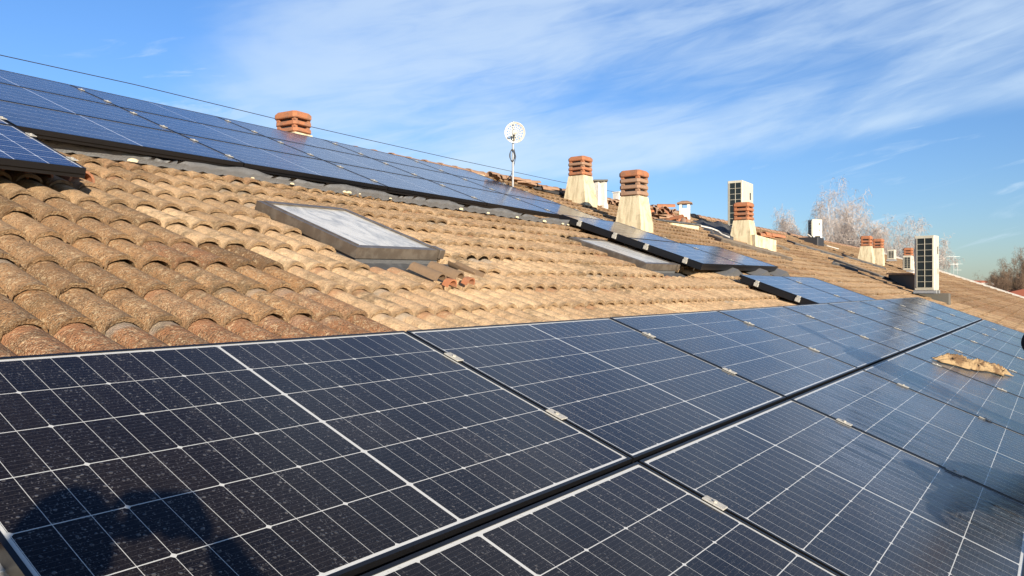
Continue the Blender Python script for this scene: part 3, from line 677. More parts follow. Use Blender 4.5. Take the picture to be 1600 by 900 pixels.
def chim_px(cxp, byp, hb_px, hc_px, wb_px, wt_px, cap_px, label, nl=4, depth_t=None, **kw):
    """centre of the base in the photo and sizes in photo pixels, turned into metres at the depth of the roof there"""
    P = on_roof(cxp, byp, -0.17); t = (P-CAM).dot(fwd) if depth_t is None else depth_t
    if depth_t is not None: P = at_depth(cxp, byp, depth_t)
    s_ = t/F; k = 1/1.30
    return chimney(P, wb_px*s_*k, wt_px*s_*k, hb_px*s_, cap_px*s_*k, nl, hc_px*s_, label, **kw)
chim_px(907, 313, 37, 29, 50, 36, 38.5, 'cream flared chimney with orange clay rings, first right of the dish mast', depth_t=14.6, lay=(2,))
chim_px(991, 350, 42, 39, 57, 42, 46, 'largest cream flared chimney with weathered clay rings, in the centre right', lay=(0, 1, 2), depth_t=12.9)
chim_px(1162, 372, 27, 27, 43, 32, 34, 'cream chimney with bright orange rings in front of the tall air conditioner', lay=(), depth_t=17.8)
# chimney behind the ridge: only its clay cap shows
Pc = at_depth(458.5, 207, 11.9); chimney(Pc-Vector((0, 0, 0.9)), 0.5, 0.36, 0.86, 0.37, 3, 0.32, 'orange clay chimney cap peeking over the ridge above the blue array', depth=1.25, sink=0.9, rot=0.1)
chim_px(1354, 402, 17, 15.5, 27, 19, 20.5, 'left one of the twin far chimneys with cream stacks', nl=3, depth_t=27)
chim_px(1372.5, 405, 17, 14, 20, 17, 19, 'right one of the twin far chimneys with cream stacks', nl=3, depth_t=28.2)
chim_px(1419.5, 420, 20, 12, 19, 16, 17, 'white far chimney with orange rings left of the big air conditioner', nl=3, depth_t=30, mat=M['white_render'])
# white flue block behind the first chimney
Pf = at_depth(938, 321, 15.4); s_ = 15.4/F
e = empty('white_flue', Pf, 'white twin flue block with a thin grey cap behind the first chimney', 'flue')
for dxp in (-5, 5):
    m_ = MB(); m_.loft([rect(6*s_, 5*s_, -0.4), rect(6*s_, 5*s_, 0), rect(3.6*s_, 4*s_, 8*s_), rect(3.4*s_, 4*s_, 37*s_)], Matrix.Translation(Pf+rgt*dxp*s_)); m_.build('flue_pipe', M['white_render'], e)
m_ = MB(); m_.box((-11*s_, -8*s_, 37*s_), (11*s_, 8*s_, 39.5*s_), Matrix.Translation(Pf) @ Matrix.Rotation(YAW-math.pi/2, 4, 'Z')); m_.build('cap', M['concrete'], e)
# small white chimney far behind
Pf = at_depth(964.5, 322, 19); s_ = 19/F
e = empty('white_chimney', Pf, 'tiny plain white chimney peeking left of the largest chimney', 'chimney')
m_ = MB(); m_.box((-5*s_, -5*s_, -0.6), (5*s_, 5*s_, 20*s_), Matrix.Translation(Pf)); m_.build('stack', M['white_render'], e); m_ = MB(); m_.box((-6*s_, -6*s_, 20.2*s_), (6*s_, 6*s_, 22*s_), Matrix.Translation(Pf)); m_.build('cap', M['white_render'], e)
# small white chimney with a little clay roof
Pf = at_depth(1070, 338, 18); s_ = 18/F
e = empty('white_chimney', Pf, 'small white chimney with openings and a flat clay roof', 'chimney')
m_ = MB(); T_ = Matrix.Translation(Pf) @ Matrix.Rotation(R(20), 4, 'Z'); a = 8*s_
m_.box((-a, -a, -0.5), (a, a, 12*s_), T_)
for sx in (-1, 1):
    for sy in (-1, 1): m_.box((sx*a-(0.06 if sx > 0 else 0), sy*a-(0.06 if sy > 0 else 0), 12*s_), (sx*a+(0.06 if sx < 0 else 0), sy*a+(0.06 if sy < 0 else 0), 19*s_), T_)
m_.build('stack', M['white_render'], e)
m_ = MB(); m_.loft([rect(11.5*s_, 11.5*s_, 19*s_), rect(11.5*s_, 11.5*s_, 20.5*s_), rect(4*s_, 4*s_, 24*s_)], T_); m_.build('clay_roof', M['clay_old'], e)

# ------------------------------------------------------------------ air conditioners
def ac_unit(P, W, D, H, rot, label, tall=True, coil_left=True, pad=None, wcol=4):
    e = empty('air_conditioner', P, label, 'air conditioner', 'air conditioner units on the roof'); e.rotation_euler = (0, 0, rot)
    b_ = MB(); b_.box((0.0, 0.0, 0.0), (W, D, H), bev=0.012); b_.build('casing', M['offwhite'], e, world=False)
    # -X side (narrow end): coil behind a wire grid, with a frame around it
    m0 = 0.035
    c = MB(); c.box((-0.004, m0, 0.06), (0.001, D-m0*1.6, H-0.06)); c.build('coil', M['coil'], e, world=False)
    g_ = MB(); n = 8 if tall else 5; y0, y1 = m0, D-m0*1.6
    hz = (H-0.12)/(n+0.35)
    zz = 0.06
    for k in range(n+1):
        g_.box((-0.014, y0, zz-0.004), (-0.004, y1, zz+0.004)); zz += hz*(1.35 if (k == n//2-1 and tall) else 1)
    for yy in (y0, (y0+y1)/2, y1): g_.box((-0.015, yy-0.005, 0.06), (-0.005, yy+0.005, H-0.06))
    g_.build('guard_grid', M['offwhite'], e, world=False)
    # -Y side: service panel with handle recess and pipe cover
    s_ = MB(); s_.box((0.03, -0.006, 0.04), (W*0.48, 0.001, H-0.04)); s_.box((W*0.52, -0.008, 0.05), (W-0.03, 0.001, H*0.5)); s_.build('service_panel', M['offwhite'], e, world=False)
    h_ = MB(); h_.box((W*0.66, -0.010, H*0.66), (W*0.74, -0.001, H*0.80)); h_.box((W*0.66, -0.012, H*0.30), (W*0.72, -0.0085, H*0.40)); h_.build('handle_recess', M['coil'], e, world=False)
    # +Y? fan grilles on the front (far side)
    for zc in ((H*0.27, H*0.73) if tall else (H*0.5,)):
        r = MB(); rr = min(W*0.36, H*0.22 if tall else H*0.4)
        for q in (1.0, 0.8, 0.6, 0.4, 0.2):
            pts = [(W*0.5+rr*q*math.cos(a), D+0.012, zc+rr*q*math.sin(a)) for a in [2*math.pi*k/24 for k in range(25)]]
            r.tube(pts, 0.004, 4)
        r.build('fan_guard', M['coil'], e, world=False)
    for x_ in (W*0.15, W*0.85):
        ft = MB(); ft.box((x_-0.03, -0.03, -0.07), (x_+0.03, D+0.03, -0.001)); ft.build('foot', M['galv'], e, world=False)
    return e
t2 = 17.6; s_ = t2/F
P = at_depth(1467, 456, t2)
# narrow coil end faces -X; service side faces the camera's right
ac_rot = R(-14)
def ac_corner(pxl, pyb, t): return at_depth(pxl, pyb, t)
# near vertical edge between both visible faces sits at px ~1461
N2 = ac_corner(1460, 453.5, 17.4)
ac_unit(N2, 0.34, 0.42, 1.26, R(-9), 'tall cream two-fan air conditioner on a dark concrete block at far right', tall=True)
N1 = ac_corner(1160.5, 362, 20.0)
ac_unit(N1, 0.95, 0.40, 1.36, R(2), 'tall cream air conditioner standing behind the third chimney', tall=True)
N3 = ac_corner(1269, 369, 29)
ac_unit(N3, 0.42, 0.30, 0.64, R(-45), 'small white air conditioner on black feet on the skyline', tall=False)
N4 = ac_corner(1398, 405, 33); ac_unit(N4, 0.4, 0.3, 0.42, R(0), 'very small distant air conditioner between the chimneys', tall=False)
N5 = ac_corner(1424, 421.5, 29.2); ac_unit(N5, 0.5, 0.30, 0.55, R(0), 'small white air conditioner in front of the white far chimney', tall=False)
# concrete block below the big unit
Pb = on_roof(1482, 476, -0.16)
e = empty('concrete_block', Pb, 'long dark stained concrete block carrying the tall air conditioner', 'concrete block')
m_ = MB(); ctop = at_depth(1460, 456.5, 17.4).z
m_.box((Pb.x-0.02, Pb.y-0.02, ctop-0.62), (Pb.x+0.26, Pb.y+0.95, ctop-0.03), bev=0.015); m_.build('block', M['concrete'], e)
m_ = MB(); m_.box((Pb.x-0.06, Pb.y+0.25, ctop-0.029), (Pb.x+0.35, Pb.y+0.9, ctop-0.0), bev=0.01); m_.build('slab', M['felt'], e)
m_ = MB(); m_.box((N2.x-0.05, N2.y-0.05, N2.z-0.075), (N2.x+0.42, N2.y+0.5, N2.z-0.071)); m_.build('shelf', M['felt'], e)
# black feet under the skyline unit, and white pipe
e = empty('plinth', N3-Vector((0, 0, 0.25)), 'black block under the skyline air conditioner', 'plinth')
m_ = MB(); m_.box((N3.x-0.55, N3.y-0.35, N3.z-0.45), (N3.x+0.35, N3.y+0.35, N3.z-0.07), bev=0.03); m_.build('block', M['wire_m'], e)
pp = MB(); pp.tube([at_depth(1262, 366, 28.8), on_roof(1276, 377, -0.05), on_roof(1292, 384, -0.08), on_roof(1310, 389, -0.13)], 0.022, 6); tag(pp.build('white_pipe', M['white_render'], smooth=True), 'pale pipe running down the tiles from the skyline air conditioner', 'pipe')

# ------------------------------------------------------------------ low walls and membranes by the ridge
def low_wall(pa, pb_, h0, h1, thick, label, mat, capm=None, sink=0.3, over=0.04, name='low_wall', cat='low wall'):
    A = Vector(pa); B = Vector(pb_); e = empty(name, A, label, cat)
    d = (B-A); d.z = 0; d.normalize(); n = Vector((-d.y, d.x, 0))*thick
    m_ = MB(); vs = []
    for P, h in ((A, h0), (B, h1)):
        for o_, z in ((0, -sink), (1, -sink), (1, h), (0, h)): vs.append(P + n*o_ + Vector((0, 0, z)))
    m_.add(vs, [(0, 3, 2, 1), (4, 5, 6, 7), (0, 4, 7, 3), (1, 2, 6, 5), (3, 7, 6, 2), (0, 1, 5, 4)]); m_.build('wall', mat, e)
    if capm:
        c = MB(); vs = []
        for P, h, dd in ((A, h0, -over), (B, h1, over)):
            for o_, z in ((-over/thick, 0.003), (1+over/thick, 0.003), (1+over/thick, 0.04), (-over/thick, 0.04)): vs.append(P + d*dd + n*o_ + Vector((0, 0, z+h)))
        c.add(vs, [(0, 3, 2, 1), (4, 5, 6, 7), (0, 4, 7, 3), (1, 2, 6, 5), (3, 7, 6, 2), (0, 1, 5, 4)]); c.build('coping', capm, e)
    return e
tw = 16.2
low_wall(at_depth(1027, 353, tw), at_depth(1092, 360, tw+0.8), 0.11, 0.10, 0.7, 'low cream wall with a black felt top, right of the largest chimney', M['render'], M['felt'])
low_wall(at_depth(1180, 378, 17.4), at_depth(1213, 385, 17.9), 0.17, 0.14, 0.35, 'low cream wall attached to the right of the third chimney', M['render'])
low_wall(at_depth(1388, 429, 20.5), at_depth(1429, 438, 18.8), 0.0, 0.14, 0.5, 'shaded grey low wall under a thin slab left of the tall air conditioner', M['concrete'], M['clay_old'])
# crumpled black membrane between
def crumple(corners, label, cat, name, mat, amp, n=18, seed=1, thick=0.0):
    a, b, c, d = [Vector(p) for p in corners]; random.seed(seed)
    m_ = MB(); pts = []; ph = [random.random()*9 for _ in range(6)]
    for j in range(n+1):
        for i in range(n*2+1):
            s_, t_ = i/(2*n), j/n; P = (a*(1-s_)+b*s_)*(1-t_)+(d*(1-s_)+c*s_)*t_
            h = math.sin(s_*14+ph[0]+3*t_)*0.5+math.sin(t_*17+ph[1]+5*s_)*0.4+math.sin(s_*31+t_*23+ph[2])*0.3+random.random()*0.25
            pts.append(P+EN*h*amp)
    fs = [(j*(2*n+1)+i, j*(2*n+1)+i+1, (j+1)*(2*n+1)+i+1, (j+1)*(2*n+1)+i) for j in range(n) for i in range(2*n)]
    m_.add(pts, fs); o = m_.build(name, mat, smooth='all'); tag(o, label, cat); 
    if thick:
        md = o.modifiers.new('s', 'SOLIDIFY'); md.thickness = thick
    return o
crumple((at_depth(1090, 366, 16.8), at_depth(1146, 376, 16.8), at_depth(1146, 352, 20), at_depth(1082, 343, 20)), 'crumpled black membrane in the dip left of the third chimney', 'membrane', 'membrane', M['felt'], 0.05, seed=4, thick=0.01)
pp = MB(); pp.tube([at_depth(1095, 353, 16.4), at_depth(1112, 357, 16.4), at_depth(1122, 361, 16.4), at_depth(1128, 366, 16.3), at_depth(1140, 371, 16.2)], 0.016, 6); tag(pp.build('white_pipe', M['white_render'], smooth=True), 'short bent white pipe across the black membrane', 'pipe')
random.seed(21)
# loose tiles: piles and single ones
def loose_tile(P, d, label, group=None, mat=None, L=0.4, roll=0., tilt=0., s=1.0, name='loose_tile'):
    """one half-round clay tile"""
    d = Vector(d).normalized(); side = d.cross(Vector((0, 0, 1))).normalized(); upv = side.cross(d)
    side2 = side*math.cos(roll)+upv*math.sin(roll); up2 = -side*math.sin(roll)+upv*math.cos(roll)
    m_ = MB(); rings = []
    for q, rr in ((0, 0.078), (0.5, 0.072), (1, 0.066)):
        o_ = [P+d*(q*L*s)+side2*rr*s*math.cos(a)+up2*rr*s*math.sin(a) for a in [math.pi*k/8 for k in range(9)]]
        i_ = [P+d*(q*L*s)+side2*(rr-0.014)*s*math.cos(a)+up2*(rr-0.014)*s*math.sin(a) for a in [math.pi*k/8 for k in range(8, -1, -1)]]
        rings.append(o_+i_)
    m_.loft(rings); o = m_.build(name, mat or M['clay_old'], smooth=True); tag(o, label, 'roof tile', group); return o
for k in range(22):
    c_ = k % 4; r_ = k//4
    P = at_depth(1020+c_*7+random.uniform(-2, 2), 345-r_*4.2+random.uniform(-1, 1)+c_*0.8, 17+random.uniform(-0.3, 0.3))
    loose_tile(P, (random.uniform(-1, 1), random.uniform(-0.6, 0.6), random.uniform(-0.1, 0.1)), 'weathered half-round tile in the heap right of the largest chimney', 'tiles heaped right of the largest chimney', M['clay_old'] if k % 3 else M['clay'], roll=random.uniform(-0.3, 0.3))
for k in range(16):
    P = at_depth(1042+(k % 8)*4.2, 343-(k//8)*4.5+(k % 8)*1.1, 17.3+random.uniform(-0.2, 0.2))
    loose_tile(P, (random.uniform(-1, 1), random.uniform(-1, 1), random.uniform(-0.3, 0.1)), 'pale broken tile in the low heap beside the small white chimney', 'broken tiles by the small white chimney', M['clay'] if k % 2 else M['clay_old'], roll=random.uniform(-1, 1))
for k, (px, py, t_) in enumerate(((1184, 369, 18.2), (1193, 368, 18.3), (1202, 369.5, 18.4))):
    loose_tile(at_depth(px, py, t_), (0.9, -0.35, -0.05), 'orange ridge tile lying on the low cream wall, %s of three' % ('left', 'middle', 'right')[k], 'orange tiles on the low wall', M['clay'], s=1.3)
# the pair of tiles left loose beside the near skylight
for k, (pa, pb_) in enumerate((((706, 449), (636, 418)), ((735, 446), (664, 416)))):
    A = on_roof(*pa, -0.135); B = on_roof(*pb_, -0.135)
    loose_tile(A+EN*0.0, B-A, ('left', 'right')[k]+' one of the two slipped brown tiles with orange ends below the near skylight', 'slipped tiles below the near skylight', M['clay'], L=0.07, s=0.7)
    loose_tile(A+(B-A).normalized()*0.09+EN*0.006, B-A, ('left', 'right')[k]+' brown tile lapped over a bright orange tile end below the near skylight', 'slipped tiles below the near skylight', M['clay_brown'], L=(B-A).length-0.05, s=0.74)
for k, (pa, pb_) in enumerate((((750, 427), (697, 403)),)):
    A = on_roof(*pa, -0.14); B = on_roof(*pb_, -0.14)
    loose_tile(A, B-A, 'upturned dark tile at the right side of the near skylight', None, M['clay_brown'], L=(B-A).length, roll=math.pi, s=0.8)
for k, (px, py) in enumerate(((22, 277), (62, 280), (128, 285))):
    A = on_roof(px, py, -0.16)
    loose_tile(A, EV, ('left', 'middle', 'right')[k]+' orange half-round tile tucked under the gridded left panel', 'orange tiles under the gridded panel', M['clay'], L=0.45, s=1.0)
# broken tiles and a dark bar along the ridge between mast and first chimney
bar = MB(); A, B = at_depth(826, 290, 14.5), at_depth(878, 304, 14.9); bar.tube([A, B], 0.045, 6); tag(bar.build('dark_strip', M['wire_m']), 'dark batten lying along the ridge left of the first chimney', 'batten')
random.seed(5)
for k in range(16):
    px = 765+k*8; P = at_depth(px, 273.5+(px-765)*0.262+random.uniform(-1.2, 0.8), 13.4+k*0.12)
    loose_tile(P, (1, random.uniform(-0.4, 0.4), random.uniform(-0.1, 0.1)), 'weathered ridge tile laid loose on the skyline near the dish mast', 'loose ridge tiles near the dish mast', M['clay_old'], roll=random.uniform(-0.25, 0.25), s=0.9)
for k in range(10):
    px = 952+k*6.5; P = at_depth(px, 318+(px-952)*0.10+random.uniform(-1.5, 1), 16.8)
    loose_tile(P, (1, random.uniform(-0.4, 0.4), random.uniform(-0.1, 0.1)), 'weathered tile on the ridge behind the largest chimney', 'ridge tiles behind the largest chimney', M['clay_old'], roll=random.uniform(-0.25, 0.25))

# ------------------------------------------------------------------ dish antenna
tD = 13.7; s_ = tD/F; Pm = at_depth(801, 289, tD)
e = empty('dish_antenna', Pm, 'small perforated white dish on a thin mast with a coiled cable, at the ridge', 'antenna')
m_ = MB(); topm = at_depth(802, 190, tD); m_.tube([Pm-Vector((0, 0, 0.3)), at_depth(801.5, 240, tD), topm], 0.019, 8); m_.build('mast', M['galv'], e, smooth=True)
cen = at_depth(804.5, 207, tD-0.08); nrm = (CAM-cen).normalized(); sx = Vector((0, 0, 1)).cross(nrm).normalized(); sy = nrm.cross(sx); RD = 15.8*s_
m_ = MB(); rr = [0.0, 0.16, 0.22, 0.38, 0.44, 0.60, 0.66, 0.82, 0.88, 1.0]; ns_ = 48
def dp(q, a): return cen + (sx*math.cos(a)+sy*math.sin(a))*RD*q - nrm*(0.05*(1-q*q))
for i in range(len(rr)-1):
    for k in range(ns_):
        a0, a1 = 2*math.pi*k/ns_, 2*math.pi*(k+1)/ns_
        solid = (i % 2 == 1) or i == 8 or i == 0 or (k + i) % 3 == 0
        if i == 8: solid = True
        if solid: m_.add([dp(rr[i], a0), dp(rr[i], a1), dp(rr[i+1], a1), dp(rr[i+1], a0)], [(0, 1, 2, 3)])
o = m_.build('dish', M['white_render'], e); md = o.modifiers.new('s', 'SOLIDIFY'); md.thickness = 0.004
rim = MB(); rim.tube([dp(1.0, 2*math.pi*k/32) for k in range(33)], 0.006, 5); rim.build('rim', M['white_render'], e)
ar = MB(); ar.tube([dp(0.9, -1.7), cen+nrm*0.14+sy*-0.03, cen+nrm*0.16], 0.008, 5); ar.box((-0.045, -0.02, -0.02), (0.045, 0.05, 0.02), Matrix.Translation(cen+nrm*0.15) @ Matrix((tuple(sx)+(0,), tuple(nrm)+(0,), tuple(sy)+(0,), (0, 0, 0, 1))).transposed(), bev=0.006); ar.build('feed_arm', M['offwhite'], e)
br_ = MB(); br_.box((-0.03, -0.03, -0.06), (0.03, 0.03, 0.05), Matrix.Translation(at_depth(802, 215, tD))); br_.build('bracket', M['coil'], e)
cb = MB()
for q in range(3):
    c_ = at_depth(800.5, 243, tD-0.03); cb.tube([c_+sx*(3.4+q*0.5)*s_*math.cos(a)+Vector((0, 0, 1))*(10-q)*s_*math.sin(a)+nrm*0.01*q for a in [2*math.pi*k/20 for k in range(21)]], 0.006, 5)
cb.tube([at_depth(803, 232, tD), at_depth(806, 245, tD), at_depth(803, 258, tD), at_depth(799, 272, tD), at_depth(793, 282, tD-0.2)], 0.006, 5); cb.build('cable_coil', M['wire_m'], e, smooth=True)

# ------------------------------------------------------------------ overhead wire behind the ridge
def at_y(px, py, y): D = ray(px, py); return CAM + D*((y-CAM.y)/D.y)
wp_ = [at_y(-60, 74, 9.0), at_y(0, 86, 9.0), at_y(210, 132, 9.0), at_y(420, 183, 9.0), at_y(560, 215, 9.0), at_y(700, 246.5, 9.0), at_y(880, 285, 9.0), at_y(1000, 307, 9.0)]
wr = MB(); wr.tube(wp_, 0.0055, 5); tag(wr.build('overhead_wire', M['wire_m'], smooth=True), 'thin dark cable slung just above the ridge across the sky', 'cable')
# its posts, outside the frame on the left and behind the big chimney
pq = wp_[0]; po = MB(); po.tube([(pq.x, pq.y, 1.6), (pq.x, pq.y, pq.z+0.05)], 0.025, 8); tag(po.build('cable_post', M['galv'], smooth=True), 'galvanised post holding the left end of the cable', 'post')
pq = wp_[-1]; po = MB(); po.tube([(pq.x, pq.y, 1.6), (pq.x, pq.y, pq.z+0.05)], 0.02, 8); tag(po.build('cable_post', M['galv'], smooth=True), 'galvanised post holding the right end of the cable behind the largest chimney', 'post')

# ------------------------------------------------------------------ the cloth on the array
def cloth():
    from mathutils import noise as mn
    A = rf(5.62, -0.25, 0.004); B = rf(6.62, -0.82, 0.004); ax = (B-A).normalized(); sd_ = EN.cross(ax); L = (B-A).length
    m_ = MB(); n, k = 120, 40; pts = []
    for i in range(n+1):
        s_ = i/n; wd = 0.07*(0.35+0.75*math.sin(math.pi*min(1, s_*0.97+0.03))**0.5)*(1.25-0.5*s_)*(1+0.5*mn.noise(Vector((s_*6, 0, 4))))
        mid_ = 0.10*mn.noise(Vector((s_*4, 3, 1)))
        for j in range(k+1):
            t_ = j/k*2-1; q = Vector((s_*7+t_*1.2, t_*1.6-s_*2, 0.3))
            rdg = 1-abs(mn.noise(q)*2.2); r2 = 1-abs(mn.noise(q*2.7+Vector((5, 1, 2)))*2.0)
            env = max(0, 1-t_*t_)**0.45*(1-abs(2*s_-1)**6)
            h = env*(0.015+0.072*max(0, rdg)**2*(1-0.5*s_)+0.030*max(0, r2)**2)
            y = t_*wd*(1+0.35*mn.noise(Vector((s_*11, t_, 9))))+mid_
            pts.append(A+ax*(s_*L+0.05*mn.noise(Vector((t_*2, s_*5, 7))))+sd_*y+EN*(0.003+h))
    m_.add(pts, [(i*(k+1)+j, (i+1)*(k+1)+j, (i+1)*(k+1)+j+1, i*(k+1)+j+1) for i in range(n) for j in range(k)])
    o = m_.build('cleaning_cloth', M['leather'], smooth='all'); md = o.modifiers.new('s', 'SOLIDIFY'); md.thickness = 0.004; md.offset = 1
    tag(o, 'crumpled tan wash leather twisted lengthwise on the wet foreground panels', 'cloth')
cloth()

# ------------------------------------------------------------------ scaffold deck below the eave
DZ = -1.10
sc = empty('scaffold', (1, -1.9, GZ), 'plank scaffold along the eave on which the men stand', 'scaffold')
for k in range(3):
    m_ = MB(); m_.box((-4.0, -2.32+k*0.26, DZ-0.045), (7.0, -2.08+k*0.26, DZ), bev=0.004); m_.build('plank', M['wood'], sc)
for x_ in (-3.8, -1.2, 1.4, 4.0, 6.6):
    for y_ in (-2.3, -1.62):
        m_ = MB(); m_.tube([(x_, y_, GZ), (x_, y_, DZ-0.05)], 0.024, 8); m_.build('standard', M['galv'], sc, smooth=True)
    m_ = MB(); m_.tube([(x_, -2.36, DZ-0.08), (x_, -1.56, DZ-0.08)], 0.024, 8); m_.build('transom', M['galv'], sc, smooth=True)

# ------------------------------------------------------------------ people (skin modifier bodies)
def skin(name, joints, edges, mat, parent, root=0, sub=2):
    me = bpy.data.meshes.new(name); me.from_pydata([tuple(Vector(j[0])-parent.location) for j in joints], edges, []); me.update()
    me.materials.append(mat); o = bpy.data.objects.new(name, me); col.objects.link(o); o.parent = parent
    md = o.modifiers.new('skin', 'SKIN'); md.use_smooth_shade = True
    for i, j in enumerate(joints):
        r = j[1]; me.skin_vertices[0].data[i].radius = (r, r) if not hasattr(r, '__len__') else r
        me.skin_vertices[0].data[i].use_root = (i == root)
    s2 = o.modifiers.new('sub', 'SUBSURF'); s2.levels = sub; s2.render_levels = sub
    return o
def hand(prefix_parent, wrist, palm_dir, palm_up, side, mat, curl=0.5, body=None):
    pass
def head_mesh(c, face, parent, hair='hair', r=0.098):
    """head with brow, nose, mouth, ears; face = horizontal facing direction"""
    face = Vector(face).normalized(); up_ = Vector((0, 0, 1)); sd_ = up_.cross(face).normalized(); up2 = face.cross(sd_)
    m_ = MB(); n, k = 28, 22; pts = []
    for j in range(k+1):
        th = math.pi*j/k
        for i in range(n):
            a = 2*math.pi*i/n; x, y, z = math.cos(a)*math.sin(th), math.sin(a)*math.sin(th), math.cos(th)
            fx = x*r*1.02; sy_ = y*r*0.80; uz = z*r*1.22
            if z < 0: sy_ *= 1-0.28*abs(z); 
            if x > 0 and z < 0: fx *= 1-0.10*abs(z)
            if x < 0 and z < -0.2: fx *= 1-0.35*abs(z)
            # nose, brow, eye sockets, lips, chin
            g_ = lambda yy, zz, sy2, sz: math.exp(-((y-yy)/sy2)**2-((z-zz)/sz)**2) if x > 0 else 0
            fx += r*(0.26*g_(0, -0.12, 0.13, 0.16)+0.08*g_(0, 0.08, 0.10, 0.14)+0.05*g_(0, 0.25, 0.5, 0.07)-0.11*g_(0.36, 0.10, 0.17, 0.11)-0.11*g_(-0.36, 0.10, 0.17, 0.11)+0.07*g_(0, -0.46, 0.2, 0.06)+0.07*g_(0, -0.58, 0.2, 0.06)-0.04*g_(0, -0.52, 0.24, 0.025)+0.09*g_(0, -0.82, 0.25, 0.12))
            pts.append(Vector(c)+face*fx+sd_*sy_+up2*uz)
    m_.add(pts, [(j*n+i, j*n+(i+1) % n, (j+1)*n+(i+1) % n, (j+1)*n+i) for j in range(k) for i in range(n)])
    for s_ in (-1, 1):
        cc_ = Vector(c)+sd_*s_*r*0.82-face*0.005
        m_.loft([[cc_+face*0.018*q*math.cos(a)+up2*0.032*q*math.sin(a)+sd_*s_*z for a in [2*math.pi*i/10 for i in range(10)]] for q, z in ((0.7, -0.008), (1, 0.006), (0.8, 0.014), (0.4, 0.008))])
    o = m_.build('head', M['skin'], parent, smooth='all')
    for s_ in (-1, 1):
        ey = MB(); cc_ = Vector(c)+face*r*0.86+sd_*s_*r*0.30+up2*r*0.11
        ey.loft([[cc_+(face*math.cos(t_)+(sd_*math.cos(a)+up2*math.sin(a))*math.sin(t_))*0.0115 for a in [2*math.pi*i/10 for i in range(10)]] for t_ in (0.15, 0.6, 1.2, 1.8, 2.6)]); ey.build('eye', M['white_render'], parent, smooth='all')
    hr = MB(); pts = []
    for j in range(13):
        th = math.pi*0.56*j/12
        for i in range(n):
            a = 2*math.pi*i/n; x, y, z = math.cos(a)*math.sin(th), math.sin(a)*math.sin(th), math.cos(th)
            if x > 0.2 and z < 0.45: z = 0.45; 
            pts.append(Vector(c)+face*(x*r*1.10-0.004)+sd_*y*r*0.90+up2*(z*r*1.32))
    hr.add(pts, [(j*n+i, (j+1)*n+i, (j+1)*n+(i+1) % n, j*n+(i+1) % n) for j in range(12) for i in range(n)]); hr.build('hair', M['hair'], parent, smooth='all')
def fingers(wr_, d, nrm_, sidev, mat, parent, curl=0.6, name='hand'):
    """palm plus four fingers and a thumb, one skinned mesh: d along the palm, nrm_ out of the palm side"""
    d = Vector(d).normalized(); nrm_ = Vector(nrm_).normalized(); sidev = Vector(sidev).normalized(); wr_ = Vector(wr_)
    J = [(wr_, (0.027, 0.020)), (wr_+d*0.045, (0.036, 0.016)), (wr_+d*0.075, (0.038, 0.014))]; E = [(0, 1), (1, 2)]
    for k, (o_, L) in enumerate(((0.030, 0.066), (0.011, 0.075), (-0.009, 0.070), (-0.028, 0.055))):
        b = len(J); p = wr_+d*0.088+sidev*o_; J.append((p, 0.010)); E.append((2, b))
        a = 0
        for q, fr in enumerate((0.45, 0.30, 0.25)):
            a += curl*(0.6+0.4*q); p = p+(d*math.cos(a)+nrm_*math.sin(a))*L*fr*1.15; J.append((p, 0.0092-0.0009*q)); E.append((b+q, b+q+1))
    b = len(J); p = wr_+d*0.03+sidev*0.036+nrm_*0.008; J.append((p, 0.012)); E.append((1, b))
    p = p+(d*0.6+sidev*0.75+nrm_*0.35).normalized()*0.036; J.append((p, 0.011)); E.append((b, b+1)); p = p+(d*0.85+sidev*0.15+nrm_*0.6).normalized()*0.028; J.append((p, 0.009)); E.append((b+1, b+2))
    return skin(name, J, E, mat, parent, sub=1)
